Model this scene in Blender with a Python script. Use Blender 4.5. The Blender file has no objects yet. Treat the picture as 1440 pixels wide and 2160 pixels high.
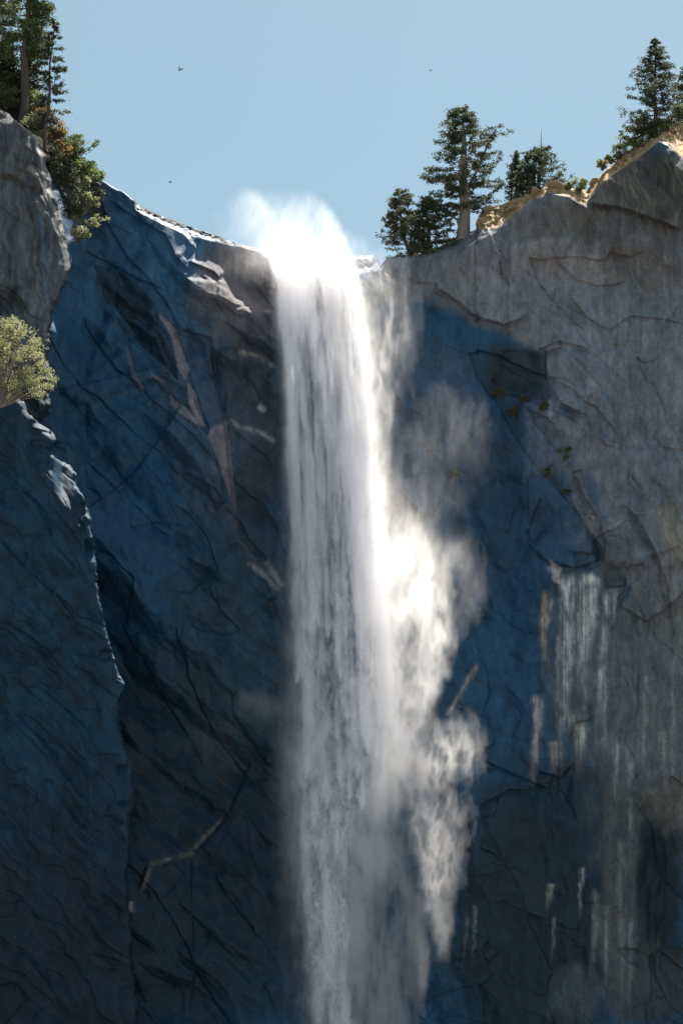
import bpy, math, random
import numpy as np

# ------------------------------------------------------------------ camera, sky, sun, exposure
sc = bpy.context.scene
R = math.radians
FPX = 5124.0                       # focal length in pixels of the 1440 x 2160 photograph
CAM = np.array([0.0, 0.0, 1.7])
PITCH = R(20)
cam = bpy.data.cameras.new("camera")
cam.sensor_fit = 'VERTICAL'; cam.sensor_height = 36.0
cam.lens = FPX / 2160.0 * 36.0
cam.clip_start = 1.0; cam.clip_end = 20000.0
camo = bpy.data.objects.new("camera", cam)
camo.location = CAM; camo.rotation_euler = (math.pi / 2 + PITCH, 0, 0)
sc.collection.objects.link(camo); sc.camera = camo

SUN_EL, SUN_AZ = R(73), R(50)      # high behind the cliff, a little to the right
w = bpy.data.worlds.new("World"); sc.world = w; w.use_nodes = True
nt = w.node_tree
bg = nt.nodes['Background']
sky = nt.nodes.new('ShaderNodeTexSky'); sky.sky_type = 'NISHITA'
sky.sun_disc = False; sky.sun_elevation = SUN_EL; sky.sun_rotation = SUN_AZ
sky.altitude = 1200; sky.air_density = 1.0; sky.dust_density = 3.2; sky.ozone_density = 1.3
tint = nt.nodes.new('ShaderNodeMix'); tint.data_type = 'RGBA'; tint.blend_type = 'MULTIPLY'; tint.inputs['Factor'].default_value = 1
tint.inputs['B'].default_value = (1.36, 1.42, 1.07, 1)                # a slightly cyan atmosphere
nt.links.new(sky.outputs[0], tint.inputs['A']); nt.links.new(tint.outputs['Result'], bg.inputs[0]); bg.inputs[1].default_value = 0.05
sun = bpy.data.lights.new("sun", 'SUN'); sun.energy = 5.0; sun.angle = R(0.5); sun.color = (1.0, 0.93, 0.82)
suno = bpy.data.objects.new("sun", sun)
SD = np.array([math.sin(SUN_AZ) * math.cos(SUN_EL), math.cos(SUN_AZ) * math.cos(SUN_EL), math.sin(SUN_EL)])
from mathutils import Vector
suno.rotation_euler = Vector(SD).to_track_quat('Z', 'Y').to_euler()
suno.location = (60, 60, 260)
sc.collection.objects.link(suno)
sc.view_settings.view_transform = 'Standard'; sc.view_settings.look = 'None'
sc.view_settings.exposure = 1.7; sc.view_settings.gamma = 1.0
cy = sc.cycles
cy.max_bounces = 14; cy.diffuse_bounces = 5; cy.volume_bounces = 12; cy.volume_step_rate = 2.0; cy.volume_max_steps = 256; cy.transmission_bounces = 4; cy.transparent_max_bounces = 8
cy.use_denoising = True
cy.sample_clamp_indirect = 4.0

rng = np.random.default_rng(7)
random.seed(7)
COL = sc.collection

# ------------------------------------------------------------------ pixel -> world and maths helpers
cp, sp = math.cos(PITCH), math.sin(PITCH)
def at(u, v, Y):
    a = (np.asarray(u, float) - 720) / FPX; b = (1080 - np.asarray(v, float)) / FPX
    ry = cp - b * sp; rz = sp + b * cp
    t = np.asarray(Y, float) / ry
    return np.stack(np.broadcast_arrays(CAM[0] + a * t, CAM[1] + Y + 0 * t, CAM[2] + rz * t), -1)
PX = 0.0535                        # metres in one photo pixel near the rim

def _h(ix, iy, seed):
    n = (ix.astype(np.int64) * 374761393 + iy.astype(np.int64) * 668265263 + seed * 1274126177) & 0xffffffff
    n = ((n ^ (n >> 13)) * 1274126177) & 0xffffffff
    return ((n ^ (n >> 16)) & 0xffffff) / float(0xffffff)
def perlin(x, y, seed=0):
    ix = np.floor(x); iy = np.floor(y); fx = x - ix; fy = y - iy
    u = fx * fx * fx * (fx * (fx * 6 - 15) + 10); v = fy * fy * fy * (fy * (fy * 6 - 15) + 10)
    def g(dx, dy):
        a = _h(ix + dx, iy + dy, seed) * 6.2831853
        return np.cos(a) * (fx - dx) + np.sin(a) * (fy - dy)
    return ((g(0, 0) * (1 - u) + g(1, 0) * u) * (1 - v) + (g(0, 1) * (1 - u) + g(1, 1) * u) * v) * 1.5
def fbm(x, y, o=4, seed=0, gain=.5, ridged=False):
    s = 0; a = 1; t = 0
    for k in range(o):
        n = perlin(x * 2 ** k + 13.7 * k, y * 2 ** k + 7.1 * k, seed + k)
        if ridged: n = 1 - 2 * np.abs(n)
        s = s + a * n; t += a; a *= gain
    return s / t
def facets(x, y, seed=0):
    ix = np.floor(x); iy = np.floor(y); fx = x - ix; fy = y - iy
    h = lambda a, b: _h(ix + a, iy + b, seed) * 2 - 1
    h10, h01 = h(1, 0), h(0, 1); h00 = h(0, 0); h11 = h(1, 1)
    return np.where(fx + fy < 1, h00 + fx * (h10 - h00) + fy * (h01 - h00), h11 + (1 - fx) * (h01 - h11) + (1 - fy) * (h10 - h11))
def rotated(U, V, deg, sx, sy):
    a = R(deg); return (U * math.cos(a) + V * math.sin(a)) / sx, (-U * math.sin(a) + V * math.cos(a)) / sy
def terrace(f, w=.08):
    k = np.floor(f); return k + sstep(0, w, f - k)
def voronoi(x, y, seed=0, jit=.95):
    ix = np.floor(x); iy = np.floor(y)
    f1 = np.full(x.shape, 9.); f2 = f1.copy(); cx = f1.copy(); cy_ = f1.copy(); ci = f1.copy(); cj = f1.copy()
    for dx in (-1, 0, 1):
        for dy in (-1, 0, 1):
            jx = ix + dx; jy = iy + dy
            px = jx + .5 + (_h(jx, jy, seed) - .5) * jit; py = jy + .5 + (_h(jx, jy, seed + 9) - .5) * jit
            d = (px - x) ** 2 + (py - y) ** 2
            near = d < f1
            f2 = np.where(near, f1, np.minimum(f2, d)); f1 = np.where(near, d, f1)
            cx = np.where(near, px, cx); cy_ = np.where(near, py, cy_); ci = np.where(near, jx, ci); cj = np.where(near, jy, cj)
    return np.sqrt(f1), np.sqrt(f2), cx, cy_, ci, cj
def sstep(a, b, x):
    t = np.clip((x - a) / (b - a), 0, 1); return t * t * (3 - 2 * t)
def interp(v, pts):
    return np.interp(v, [p[0] for p in pts], [p[1] for p in pts])
def polydist(U, V, pts, closed=False):
    """unsigned distance, side (>0 right-hand of the drawing direction), arc parameter 0..1"""
    pts = np.asarray(pts, float)
    if closed: pts = np.vstack([pts, pts[:1]])
    best = np.full(U.shape, 1e9); side = np.zeros(U.shape); arc = np.zeros(U.shape)
    seg = np.hypot(*(pts[1:] - pts[:-1]).T); L = seg.sum(); acc = 0
    for (x0, y0), (x1, y1), l in zip(pts[:-1], pts[1:], seg):
        dx, dy = x1 - x0, y1 - y0
        t = np.clip(((U - x0) * dx + (V - y0) * dy) / (l * l + 1e-9), 0, 1)
        d = np.hypot(U - x0 - t * dx, V - y0 - t * dy)
        m = d < best
        best = np.where(m, d, best)
        side = np.where(m, np.sign(dx * (V - y0) - dy * (U - x0)), side)
        arc = np.where(m, (acc + t * l) / L, arc); acc += l
    return best, side, arc
def inside(U, V, pts):
    r = np.zeros(U.shape, bool); n = len(pts)
    for i in range(n):
        x0, y0 = pts[i]; x1, y1 = pts[(i + 1) % n]
        if y0 == y1: continue
        c = ((y0 > V) != (y1 > V)) & (U < (x1 - x0) * (V - y0) / (y1 - y0) + x0)
        r ^= c
    return r

def mesh_np(name, co, faces, mats, parent=None, smooth=False, mat_idx=None):
    """co (n,3), faces list of equal-size index arrays [(m,k)...]"""
    me = bpy.data.meshes.new(name)
    me.vertices.add(len(co)); me.vertices.foreach_set('co', np.ascontiguousarray(co, np.float32).ravel())
    tot = sum(f.size for f in faces); npoly = sum(len(f) for f in faces)
    me.loops.add(tot); me.loops.foreach_set('vertex_index', np.concatenate([f.ravel() for f in faces]).astype(np.int32))
    me.polygons.add(npoly)
    ks = np.concatenate([np.full(len(f), f.shape[1]) for f in faces])
    st = np.concatenate([[0], np.cumsum(ks)[:-1]])
    me.polygons.foreach_set('loop_start', st.astype(np.int32))
    if smooth: me.polygons.foreach_set('use_smooth', np.ones(npoly, bool))
    if mat_idx is not None: me.polygons.foreach_set('material_index', mat_idx.astype(np.int32))
    for m in (mats if isinstance(mats, (list, tuple)) else [mats]): me.materials.append(m)
    me.update(calc_edges=True)
    o = bpy.data.objects.new(name, me); COL.objects.link(o)
    if parent is not None: o.parent = parent
    return o
def tag(o, label=None, cat=None, group=None, kind=None):
    if label: o['label'] = label
    if cat: o['category'] = cat
    if group: o['group'] = group
    if kind: o['kind'] = kind
    return o
def empty(name, loc):
    o = bpy.data.objects.new(name, None); o.location = loc; COL.objects.link(o); return o

# ------------------------------------------------------------------ materials
def mat(name):
    m = bpy.data.materials.new(name); m.use_nodes = True
    return m, m.node_tree, m.node_tree.nodes['Principled BSDF']
def rock_material():
    m, t, b = mat('granite')
    N, L = t.nodes.new, t.links.new
    geo = N('ShaderNodeNewGeometry')
    at_ = N('ShaderNodeAttribute'); at_.attribute_name = 'rock'
    wt = N('ShaderNodeAttribute'); wt.attribute_name = 'wet'
    mp = N('ShaderNodeMapping'); mp.inputs['Scale'].default_value = (1, 1, .35); L(geo.outputs['Position'], mp.inputs[0])
    n1 = N('ShaderNodeTexNoise'); n1.inputs['Scale'].default_value = .9; n1.inputs['Detail'].default_value = 9; n1.inputs['Roughness'].default_value = .68
    L(mp.outputs[0], n1.inputs['Vector'])
    r1 = N('ShaderNodeMapRange'); r1.inputs[1].default_value = .3; r1.inputs[2].default_value = .7; r1.inputs[3].default_value = .6; r1.inputs[4].default_value = 1.4
    L(n1.outputs[0], r1.inputs[0])
    n2 = N('ShaderNodeTexNoise'); n2.inputs['Scale'].default_value = 7; n2.inputs['Detail'].default_value = 6; n2.inputs['Roughness'].default_value = .75
    L(geo.outputs['Position'], n2.inputs['Vector'])
    r2 = N('ShaderNodeMapRange'); r2.inputs[1].default_value = .3; r2.inputs[2].default_value = .7; r2.inputs[3].default_value = .66; r2.inputs[4].default_value = 1.34
    L(n2.outputs[0], r2.inputs[0])
    mu = N('ShaderNodeMath'); mu.operation = 'MULTIPLY'; L(r1.outputs[0], mu.inputs[0]); L(r2.outputs[0], mu.inputs[1])
    vs = N('ShaderNodeVectorMath'); vs.operation = 'SCALE'; L(at_.outputs['Color'], vs.inputs[0]); L(mu.outputs[0], vs.inputs['Scale'])
    L(vs.outputs[0], b.inputs['Base Color'])
    rr = N('ShaderNodeMapRange'); rr.inputs[3].default_value = .85; rr.inputs[4].default_value = .46
    L(wt.outputs['Fac'], rr.inputs[0]); L(rr.outputs[0], b.inputs['Roughness'])
    si = N('ShaderNodeMapRange'); si.inputs[3].default_value = .2; si.inputs[4].default_value = .28
    L(wt.outputs['Fac'], si.inputs[0]); L(si.outputs[0], b.inputs['Specular IOR Level'])
    bp = N('ShaderNodeBump'); bp.inputs['Strength'].default_value = .5; bp.inputs['Distance'].default_value = .10
    ad = N('ShaderNodeMath'); ad.operation = 'MULTIPLY_ADD'; ad.inputs[1].default_value = .8
    L(n2.outputs[0], ad.inputs[0]); L(n1.outputs[0], ad.inputs[2]); L(ad.outputs[0], bp.inputs['Height'])
    L(bp.outputs[0], b.inputs['Normal'])
    return m
def leaf_material(name, c1, c2, trans=.35):
    m, t, b = mat(name)
    N, L = t.nodes.new, t.links.new
    geo = N('ShaderNodeNewGeometry')
    cr = N('ShaderNodeMix'); cr.data_type = 'RGBA'
    no = N('ShaderNodeTexNoise'); no.inputs['Scale'].default_value = 1.1; no.inputs['Detail'].default_value = 3
    L(geo.outputs['Position'], no.inputs['Vector'])
    ma = N('ShaderNodeMath'); ma.operation = 'MULTIPLY_ADD'; ma.inputs[1].default_value = .5
    L(geo.outputs['Random Per Island'], ma.inputs[0])
    sb = N('ShaderNodeMapRange'); sb.inputs[1].default_value = .35; sb.inputs[2].default_value = .65; sb.inputs[4].default_value = .5
    L(no.outputs[0], sb.inputs[0]); L(sb.outputs[0], ma.inputs[2])
    L(ma.outputs[0], cr.inputs['Factor']); cr.inputs['A'].default_value = (*c1, 1); cr.inputs['B'].default_value = (*c2, 1)
    L(cr.outputs['Result'], b.inputs['Base Color']); b.inputs['Roughness'].default_value = .6
    b.inputs['Specular IOR Level'].default_value = .25
    tr = N('ShaderNodeBsdfTranslucent'); L(cr.outputs['Result'], tr.inputs[0])
    mx = N('ShaderNodeMixShader'); mx.inputs[0].default_value = trans
    out = t.nodes['Material Output']
    L(b.outputs[0], mx.inputs[1]); L(tr.outputs[0], mx.inputs[2]); L(mx.outputs[0], out.inputs[0])
    return m
def bark_material(name, c1, c2):
    m, t, b = mat(name)
    N, L = t.nodes.new, t.links.new
    geo = N('ShaderNodeNewGeometry'); mp = N('ShaderNodeMapping'); mp.inputs['Scale'].default_value = (5, 5, .8); L(geo.outputs['Position'], mp.inputs[0])
    no = N('ShaderNodeTexNoise'); no.inputs['Scale'].default_value = 1.3; no.inputs['Detail'].default_value = 6; L(mp.outputs[0], no.inputs['Vector'])
    cr = N('ShaderNodeMix'); cr.data_type = 'RGBA'; L(no.outputs[0], cr.inputs['Factor'])
    cr.inputs['A'].default_value = (*c1, 1); cr.inputs['B'].default_value = (*c2, 1)
    L(cr.outputs['Result'], b.inputs['Base Color']); b.inputs['Roughness'].default_value = .9
    bp = N('ShaderNodeBump'); bp.inputs['Strength'].default_value = .8; bp.inputs['Distance'].default_value = .1
    L(no.outputs[0], bp.inputs['Height']); L(bp.outputs[0], b.inputs['Normal'])
    return m
def water_material(name, c, trans):
    m, t, b = mat(name)
    N, L = t.nodes.new, t.links.new
    b.inputs['Base Color'].default_value = (*c, 1); b.inputs['Roughness'].default_value = .5
    b.inputs['Specular IOR Level'].default_value = .3
    tr = N('ShaderNodeBsdfTranslucent'); tr.inputs[0].default_value = (*c, 1)
    mx = N('ShaderNodeMixShader'); mx.inputs[0].default_value = trans
    L(b.outputs[0], mx.inputs[1]); L(tr.outputs[0], mx.inputs[2]); L(mx.outputs[0], t.nodes['Material Output'].inputs[0])
    return m
M_ROCK = rock_material()
M_WATER = water_material('white_water', (.94, .93, .97), .5)
M_MIST = water_material('spray', (.95, .95, .97), .5)
M_BARK = bark_material('bark', (.03, .024, .022), (.10, .075, .06))
M_GREYBARK = bark_material('silvery_bark', (.08, .06, .05), (.27, .22, .185))
M_DARKLEAF = leaf_material('dark_needles', (.035, .055, .035), (.095, .105, .055), .38)
M_MIDLEAF = leaf_material('green_needles', (.05, .08, .035), (.17, .19, .08), .45)
M_BRIGHTLEAF = leaf_material('bright_leaves', (.09, .14, .045), (.24, .27, .11), .5)
M_PALELEAF = leaf_material('pale_leaves', (.16, .18, .09), (.36, .36, .20), .5)
M_RUSTLEAF = leaf_material('rusty_leaves', (.12, .10, .04), (.30, .21, .09), .5)
M_MOSS = leaf_material('moss', (.05, .06, .025), (.14, .13, .05), .3)

# ------------------------------------------------------------------ the cliff
RIM = [(-2600, -760), (-1200, -420), (-300, -80), (0, 150), (60, 215), (100, 262), (130, 290), (150, 312), (175, 345), (200, 372), (235, 392),
       (262, 405), (300, 437), (350, 458), (400, 478), (450, 494), (500, 512), (540, 524), (560, 534), (600, 545), (735, 541),
       (785, 537), (795, 545), (802, 562), (812, 549), (830, 545), (900, 535), (925, 522), (960, 500), (985, 492), (1003, 484), (1008, 455), (1022, 440),
       (1060, 430), (1100, 412), (1150, 394), (1195, 393), (1235, 402), (1262, 372), (1300, 338), (1340, 305), (1385, 282), (1400, 272), (1440, 250),
       (1700, 90), (2400, -300), (3800, -800)]
YMAIN = [(-2600, 205), (-1000, 225), (-200, 238), (60, 245), (180, 250), (420, 251), (560, 251), (700, 253.5), (800, 254), (900, 252.5),
         (1000, 251), (1200, 250), (1440, 249), (1800, 244), (2600, 232), (3800, 215)]
# left buttress (B) and left lower ridge (C), drawn as silhouettes
PB = [(-2600, -700), (-300, 20), (0, 226), (45, 262), (80, 292), (92, 312), (98, 345), (112, 400), (130, 455), (142, 510), (150, 565), (128, 615), (108, 660),
      (104, 740), (106, 870), (70, 900), (30, 930), (-2600, 930)]
PC = [(-2600, 300), (-300, 640), (-20, 790), (30, 838), (52, 848), (60, 872), (78, 890), (112, 912), (118, 930), (100, 948), (122, 968), (148, 980), (160, 998), (164, 1024),
      (176, 1050), (190, 1090), (196, 1140), (203, 1185), (207, 1240), (215, 1290), (226, 1330), (244, 1395), (264, 1446), (252, 1475), (250, 1520), (262, 1570),
      (276, 1620), (284, 1680), (272, 1730), (277, 1780), (266, 1840), (272, 1900), (276, 1960), (280, 2060), (292, 2110), (300, 2600), (-2600, 2600)]
# (points, step m, decay px, groove m, groove px, edge px): the right-hand side of the drawn line stands forward
CR = [
 ([(232, 425), (300, 470), (345, 495), (370, 545), (395, 570)][::-1], .9, 60, .5, 5, 4),
 ([(395, 552), (425, 565), (450, 575), (464, 592)][::-1], .9, 60, .4, 4, 4), ([(458, 590), (455, 620), (450, 655)], .6, 40, .3, 4, 4),
 ([(175, 530), (225, 555), (290, 590), (345, 612)][::-1], .7, 70, .4, 4, 5),
 ([(300, 520), (330, 560), (350, 600), (372, 650)], .5, 60, .3, 3, 5),
 ([(240, 560), (262, 600), (280, 650)], .5, 50, .25, 3, 5),
 ([(222, 640), (262, 655), (300, 672), (342, 705), (365, 760), (378, 800)], 2.2, 110, .4, 4, 16),
 ([(330, 668), (355, 700), (370, 740), (385, 790), (398, 806)], 1.6, 70, .2, 3, 22),
 ([(360, 842), (385, 850), (420, 890), (445, 930), (468, 1010), (480, 1080)], 1.6, 90, .2, 3, 5),
 ([(440, 705), (452, 745), (462, 800), (476, 865), (488, 940), (500, 1060), (506, 1120), (530, 1165)], 2.4, 150, .3, 4, 14),
 ([(398, 806), (418, 860), (440, 905)], .9, 50, .3, 3, 4),
 ([(450, 738), (490, 730), (530, 748), (584, 772)], .9, 60, .5, 4, 7), ([(470, 870), (490, 897), (530, 905), (588, 938)], 1.0, 60, .4, 4, 7),
 ([(430, 650), (480, 652), (530, 640), (576, 662)], .6, 50, .2, 3, 8),
 ([(520, 700), (560, 712), (585, 740)], .5, 30, .2, 3, 6), ([(500, 790), (530, 800), (565, 860)], .5, 40, .3, 3, 5),
 ([(505, 1120), (520, 1160), (545, 1190), (575, 1215), (604, 1250)], 1.0, 50, .5, 4, 7),
 ([(450, 1150), (500, 1165), (560, 1195), (600, 1205)], .7, 40, .3, 3, 6),
 ([(340, 1240), (400, 1250), (420, 1230), (500, 1220)], .5, 60, .35, 4, 5), ([(280, 1330), (380, 1342), (390, 1290)], .5, 50, .3, 3, 5),
 ([(290, 960), (340, 1010), (380, 1100), (372, 1180)], .5, 70, .2, 3, 6), ([(250, 1120), (330, 1105), (400, 1110)][::-1], .4, 60, .25, 3, 5),
 ([(285, 1890), (305, 1825), (360, 1812), (420, 1782), (480, 1715)], 1.2, 60, .5, 5, 10), ([(360, 1812), (395, 1845)], .5, 30, .2, 3, 5),
 ([(480, 1715), (505, 1660), (530, 1600)], .6, 60, .4, 4, 5), ([(410, 1800), (405, 1900), (415, 2040), (400, 2160)], .7, 90, .4, 4, 5),
 ([(505, 1700), (525, 1740), (530, 1800), (560, 1860)], .5, 60, .3, 3, 5),
 # right of the fall
 ([(800, 975), (830, 1010), (850, 1050), (880, 1080), (930, 1095)][::-1], 1.6, 90, .9, 7, 5), ([(800, 560), (806, 590), (813, 622)], 1.4, 40, .2, 3, 5),
 ([(800, 548), (822, 568), (846, 600)], .9, 40, .1, 3, 12),
 ([(890, 540), (905, 570), (900, 600)], .5, 40, .4, 3, 4), ([(870, 600), (905, 598), (925, 605)][::-1], .7, 40, .3, 4, 4),
 ([(900, 602), (960, 640), (1000, 672), (1062, 692), (1100, 678), (1125, 655)][::-1], 2.4, 150, .5, 5, 10),
 ([(910, 548), (960, 530), (990, 510), (1050, 480)], .8, 70, .1, 4, 9), ([(1108, 500), (1150, 520), (1172, 562)], .35, 40, .1, 3, 7),
 ([(1150, 505), (1180, 560), (1215, 592), (1262, 606), (1330, 596)][::-1], .7, 60, .45, 4, 4),
 ([(1130, 590), (1165, 640), (1200, 672), (1235, 702)][::-1], .5, 50, .4, 3, 4),
 ([(1190, 612), (1235, 670), (1285, 700), (1330, 668), (1400, 676), (1460, 690)][::-1], .8, 70, .6, 5, 4),
 ([(1055, 742), (1130, 742), (1180, 722), (1230, 735), (1262, 765)][::-1], .9, 60, .5, 5, 5),
 ([(1230, 882), (1180, 850), (1160, 815), (1148, 770), (1146, 738)], 1.6, 150, .4, 4, 5),
 ([(1200, 800), (1225, 850), (1245, 905), (1275, 940), (1310, 950)][::-1], .5, 50, .5, 4, 4),
 ([(1032, 812), (1080, 830), (1150, 856), (1200, 878), (1245, 905)], 1.5, 90, .3, 4, 8),
 ([(1270, 1205), (1272, 1140), (1258, 1090), (1230, 1050), (1205, 990)], 1.5, 120, .3, 4, 5), ([(1150, 1010), (1190, 1050), (1240, 1090), (1268, 1125)][::-1], .5, 50, .5, 4, 4),
 ([(1110, 1150), (1150, 1185), (1210, 1202), (1272, 1182)][::-1], 2.2, 130, .3, 4, 6),
 ([(1372, 920), (1400, 945), (1460, 955)][::-1], .8, 80, .4, 4, 4), ([(1350, 760), (1372, 830), (1378, 900)], .5, 60, .3, 3, 4),
 ([(1412, 1300), (1402, 1230), (1380, 1170), (1340, 1090), (1300, 1060)], 1.6, 110, .5, 5, 5), ([(1405, 1290), (1360, 1312), (1300, 1275)], 1.1, 80, .3, 4, 4),
 ([(1270, 1128), (1310, 1130), (1330, 1160), (1325, 1230)], .8, 60, .3, 4, 5), ([(1360, 1020), (1400, 1060), (1430, 1130), (1460, 1180)], .6, 50, .3, 4, 5),
 ([(985, 1590), (1050, 1620), (1160, 1670)][::-1], .9, 60, .6, 6, 5), ([(980, 1722), (1040, 1722), (1060, 1640)], .4, 60, .4, 4, 4),
 ([(1050, 1000), (1090, 1060), (1075, 1130)], .7, 70, .4, 4, 8), ([(1030, 1120), (1020, 1200), (1045, 1300)], .7, 60, .4, 4, 8),
 ([(1145, 1040), (1115, 1120), (1140, 1180)], 1.1, 90, .4, 5, 6), ([(940, 1510), (975, 1455), (1008, 1400)], .7, 26, .2, 3, 5),
 # brown mass at the right rim and its lit spur
 ([(1120, 418), (1160, 402), (1200, 410), (1235, 430), (1262, 448)], 1.5, 60, .1, 3, 7), ([(1240, 432), (1300, 440), (1350, 455), (1440, 490)][::-1], 2.6, 120, .6, 6, 6),
 ([(1262, 380), (1290, 370), (1330, 330), (1380, 290), (1412, 300), (1440, 330)], 1.6, 60, .1, 3, 8),
 # left sunlit ledges by the rim
 ([(322, 452), (352, 466), (386, 482), (405, 500), (420, 525)], .9, 40, 0, 3, 9), ([(400, 484), (430, 496), (455, 508)], .5, 30, 0, 3, 8), ([(500, 514), (545, 528)], .4, 20, 0, 3, 6),
 # buttress B
 ([(0, 365), (35, 375), (60, 395), (90, 400)][::-1], .6, 50, .5, 5, 4), ([(40, 262), (66, 290), (72, 340), (95, 395), (110, 440)], .7, 30, .2, 3, 6), ([(60, 560), (75, 480), (50, 420)], .5, 40, .3, 4, 5),
 ([(0, 500), (26, 560), (20, 640)], .5, 30, .3, 3, 5), ([(82, 395), (100, 430), (128, 500), (140, 545)], .6, 26, .2, 3, 6),
 # ridge C
 ([(20, 1000), (80, 1060), (120, 1150), (175, 1210)], .7, 50, .3, 4, 8), ([(0, 1130), (60, 1200), (130, 1260), (180, 1340)], .7, 60, .3, 4, 8),
 ([(20, 1480), (60, 1530), (110, 1570)], .6, 50, .3, 4, 8), ([(80, 1440), (150, 1500), (190, 1540), (230, 1640)], .8, 50, .3, 4, 8),
 ([(60, 1250), (110, 1310), (140, 1370)], .6, 40, .3, 4, 8), ([(90, 960), (118, 1000), (150, 1060), (180, 1120)], 1.0, 40, .1, 4, 10),
 ([(75, 1930), (140, 1950), (160, 1985)], .5, 50, .3, 4, 8), ([(50, 2000), (110, 2080), (150, 2150)], .6, 60, .3, 4, 8), ([(196, 1450), (215, 1520), (232, 1600)], .6, 25, .2, 3, 6),
]
MINOR = []                                                         # short hairline joints between the main ones
_r = np.random.default_rng(99)
for _k in range(70):
    _u, _v = _r.uniform(120, 1440), _r.uniform(420, 2200)
    if _u < 800: continue
    _a = R(_r.normal(50, 22)) if _u < 700 else R(_r.choice([20, 60, 95, 120]) + _r.normal() * 14)
    _l = _r.uniform(25, 110); _b = _r.normal() * .35
    _p = [(_u, _v), (_u + math.cos(_a) * _l * .5, _v + math.sin(_a) * _l * .5), (_u + math.cos(_a + _b) * _l, _v + math.sin(_a + _b) * _l)]
    if _r.uniform() < .5: _p = _p[::-1]
    MINOR.append((_p, _r.uniform(.1, .4), _r.uniform(12, 30), _r.uniform(.3, .7), _r.uniform(2.5, 4.5), 4))
def rocky_depth(U, V):
    """relief of the cliff in metres along the view, photo-pixel coordinates"""
    wu = U + 26 * fbm(U / 150, V / 190, 3, 11); wv = V + 30 * fbm(U / 150, V / 170, 3, 21)
    Y = interp(U, YMAIN)
    Y = Y + 2.2 * fbm(U / 420, V / 500, 3, 3)
    wL = sstep(620, 420, U); wR = sstep(760, 950, U)
    # exfoliation slabs dipping from upper left to lower right on the left wall, steep ones on the right
    def slabs(ang, sx, sy, seed, off, tilt, gr, gw=.05):
        a = R(ang); x = (wu * math.cos(a) + wv * math.sin(a)) / sx; y = (-wu * math.sin(a) + wv * math.cos(a)) / sy
        f1, f2, cx, cy2, ci, cj = voronoi(x, y, seed)
        r1 = _h(ci, cj, seed + 3) - .5; r2 = _h(ci, cj, seed + 4) - .5; r3 = _h(ci, cj, seed + 5) - .5
        return off * r1 * 2 + tilt * ((x - cx) * r2 + (y - cy2) * r3) * 2 + gr * np.exp(-((f2 - f1) / (gw * .6)) ** 2) * .35
    mu_, mv_ = U + 12 * fbm(U / 90, V / 110, 4, 13), V + 12 * fbm(U / 90, V / 110, 4, 23)
    def F(deg, sx, sy, seed): return facets(*rotated(mu_, mv_, deg, sx, sy), seed)
    left = 1.8 * F(57, 330, 110, 31) + 1.15 * F(64, 130, 54, 32) + .34 * F(50, 52, 24, 33) + .08 * F(66, 22, 11, 34) + .035 * F(30, 9, 7, 35)
    x1, y1 = rotated(mu_, mv_, 60, 520, 170)
    left = left + .32 * terrace(y1 + 1.3 * facets(x1 * 1.3 + 4, y1 * 1.1, 36) + .25 * facets(x1 * 5, y1 * 4, 38), .05)
    x2, y2 = rotated(mu_, mv_, 48, 200, 80); left = left + .09 * terrace(y2 + 1.2 * facets(x2, y2, 37), .06)
    left = left * (1 - .9 * sstep(600, 500, V) * sstep(300, 380, U))
    right = 1.2 * F(80, 240, 150, 61) + .7 * F(65, 110, 66, 62) + .3 * F(100, 50, 34, 63) + .10 * F(60, 22, 16, 64) + .03 * F(20, 9, 8, 65)
    x1, y1 = rotated(mu_, mv_, 70, 420, 220)
    right = right + .5 * terrace(x1 * .6 - y1 + 1.2 * facets(x1 * 1.7, y1 * 1.7, 66) + .2 * facets(x1 * 7, y1 * 6, 68), .04)
    x2, y2 = rotated(mu_, mv_, 20, 150, 120); right = right + .12 * terrace(y2 + 1.3 * facets(x2, y2, 67), .06)
    Y = Y + left * (1 - wR) + right * wR
    # fluted stained wall low on the right
    fl = sstep(1100, 1180, U) * sstep(1130, 1260, V)
    Y = Y + fl * (.5 * fbm(U / 34 + .8 * fbm(U / 90, V / 120, 3, 92), V / 400, 3, 91) + .12 * fbm(wu / 34, wv / 40, 4, 95))
    Y = Y + .14 * fbm(wu / 70, wv / 90, 5, 5, .55) + .035 * fbm(wu / 9, wv / 12, 3, 8, .6)
    # recess right of the fall and dark alcoves
    def bump(u, v, ru, rv, d, ang=0):
        a = R(ang); x = (U - u) * math.cos(a) + (V - v) * math.sin(a); y = -(U - u) * math.sin(a) + (V - v) * math.cos(a)
        return d * np.exp(-(x / ru) ** 2 - (y / rv) ** 2)
    Y = Y + bump(985, 1000, 130, 420, 2.2, 8) + bump(1090, 790, 60, 60, 1.6) + bump(1385, 1900, 60, 190, 2.5) + bump(1080, 1320, 60, 260, 1.5)
    Y = Y + bump(300, 745, 45, 110, 1.8, -38) - bump(1200, 1080, 70, 110, 1.6) - bump(1370, 1180, 60, 100, 1.0) + bump(200, 700, 60, 400, 1.0)
    Y = Y + bump(540, 830, 60, 120, 1.2) + bump(530, 1040, 50, 160, 1.0)
    # sloping, rubbly shoulders between the wall's edge and the skyline
    E = interp(U, [(280, 437), (300, 452), (345, 474), (392, 496), (455, 510), (540, 530), (560, 534), (900, 536), (930, 540), (975, 525), (1050, 480), (1080, 454), (1120, 420), (1160, 404), (1200, 413), (1236, 432), (1246, 406),
                   (1290, 368), (1340, 335), (1395, 292), (1420, 312), (1445, 338), (1600, 260), (1900, 120), (3800, -760)])
    sl = np.maximum(E + 5 * fbm(U / 20, V / 20, 3, 241) - V, 0) * PX * ((U > 285) & (U < 3000))
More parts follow.
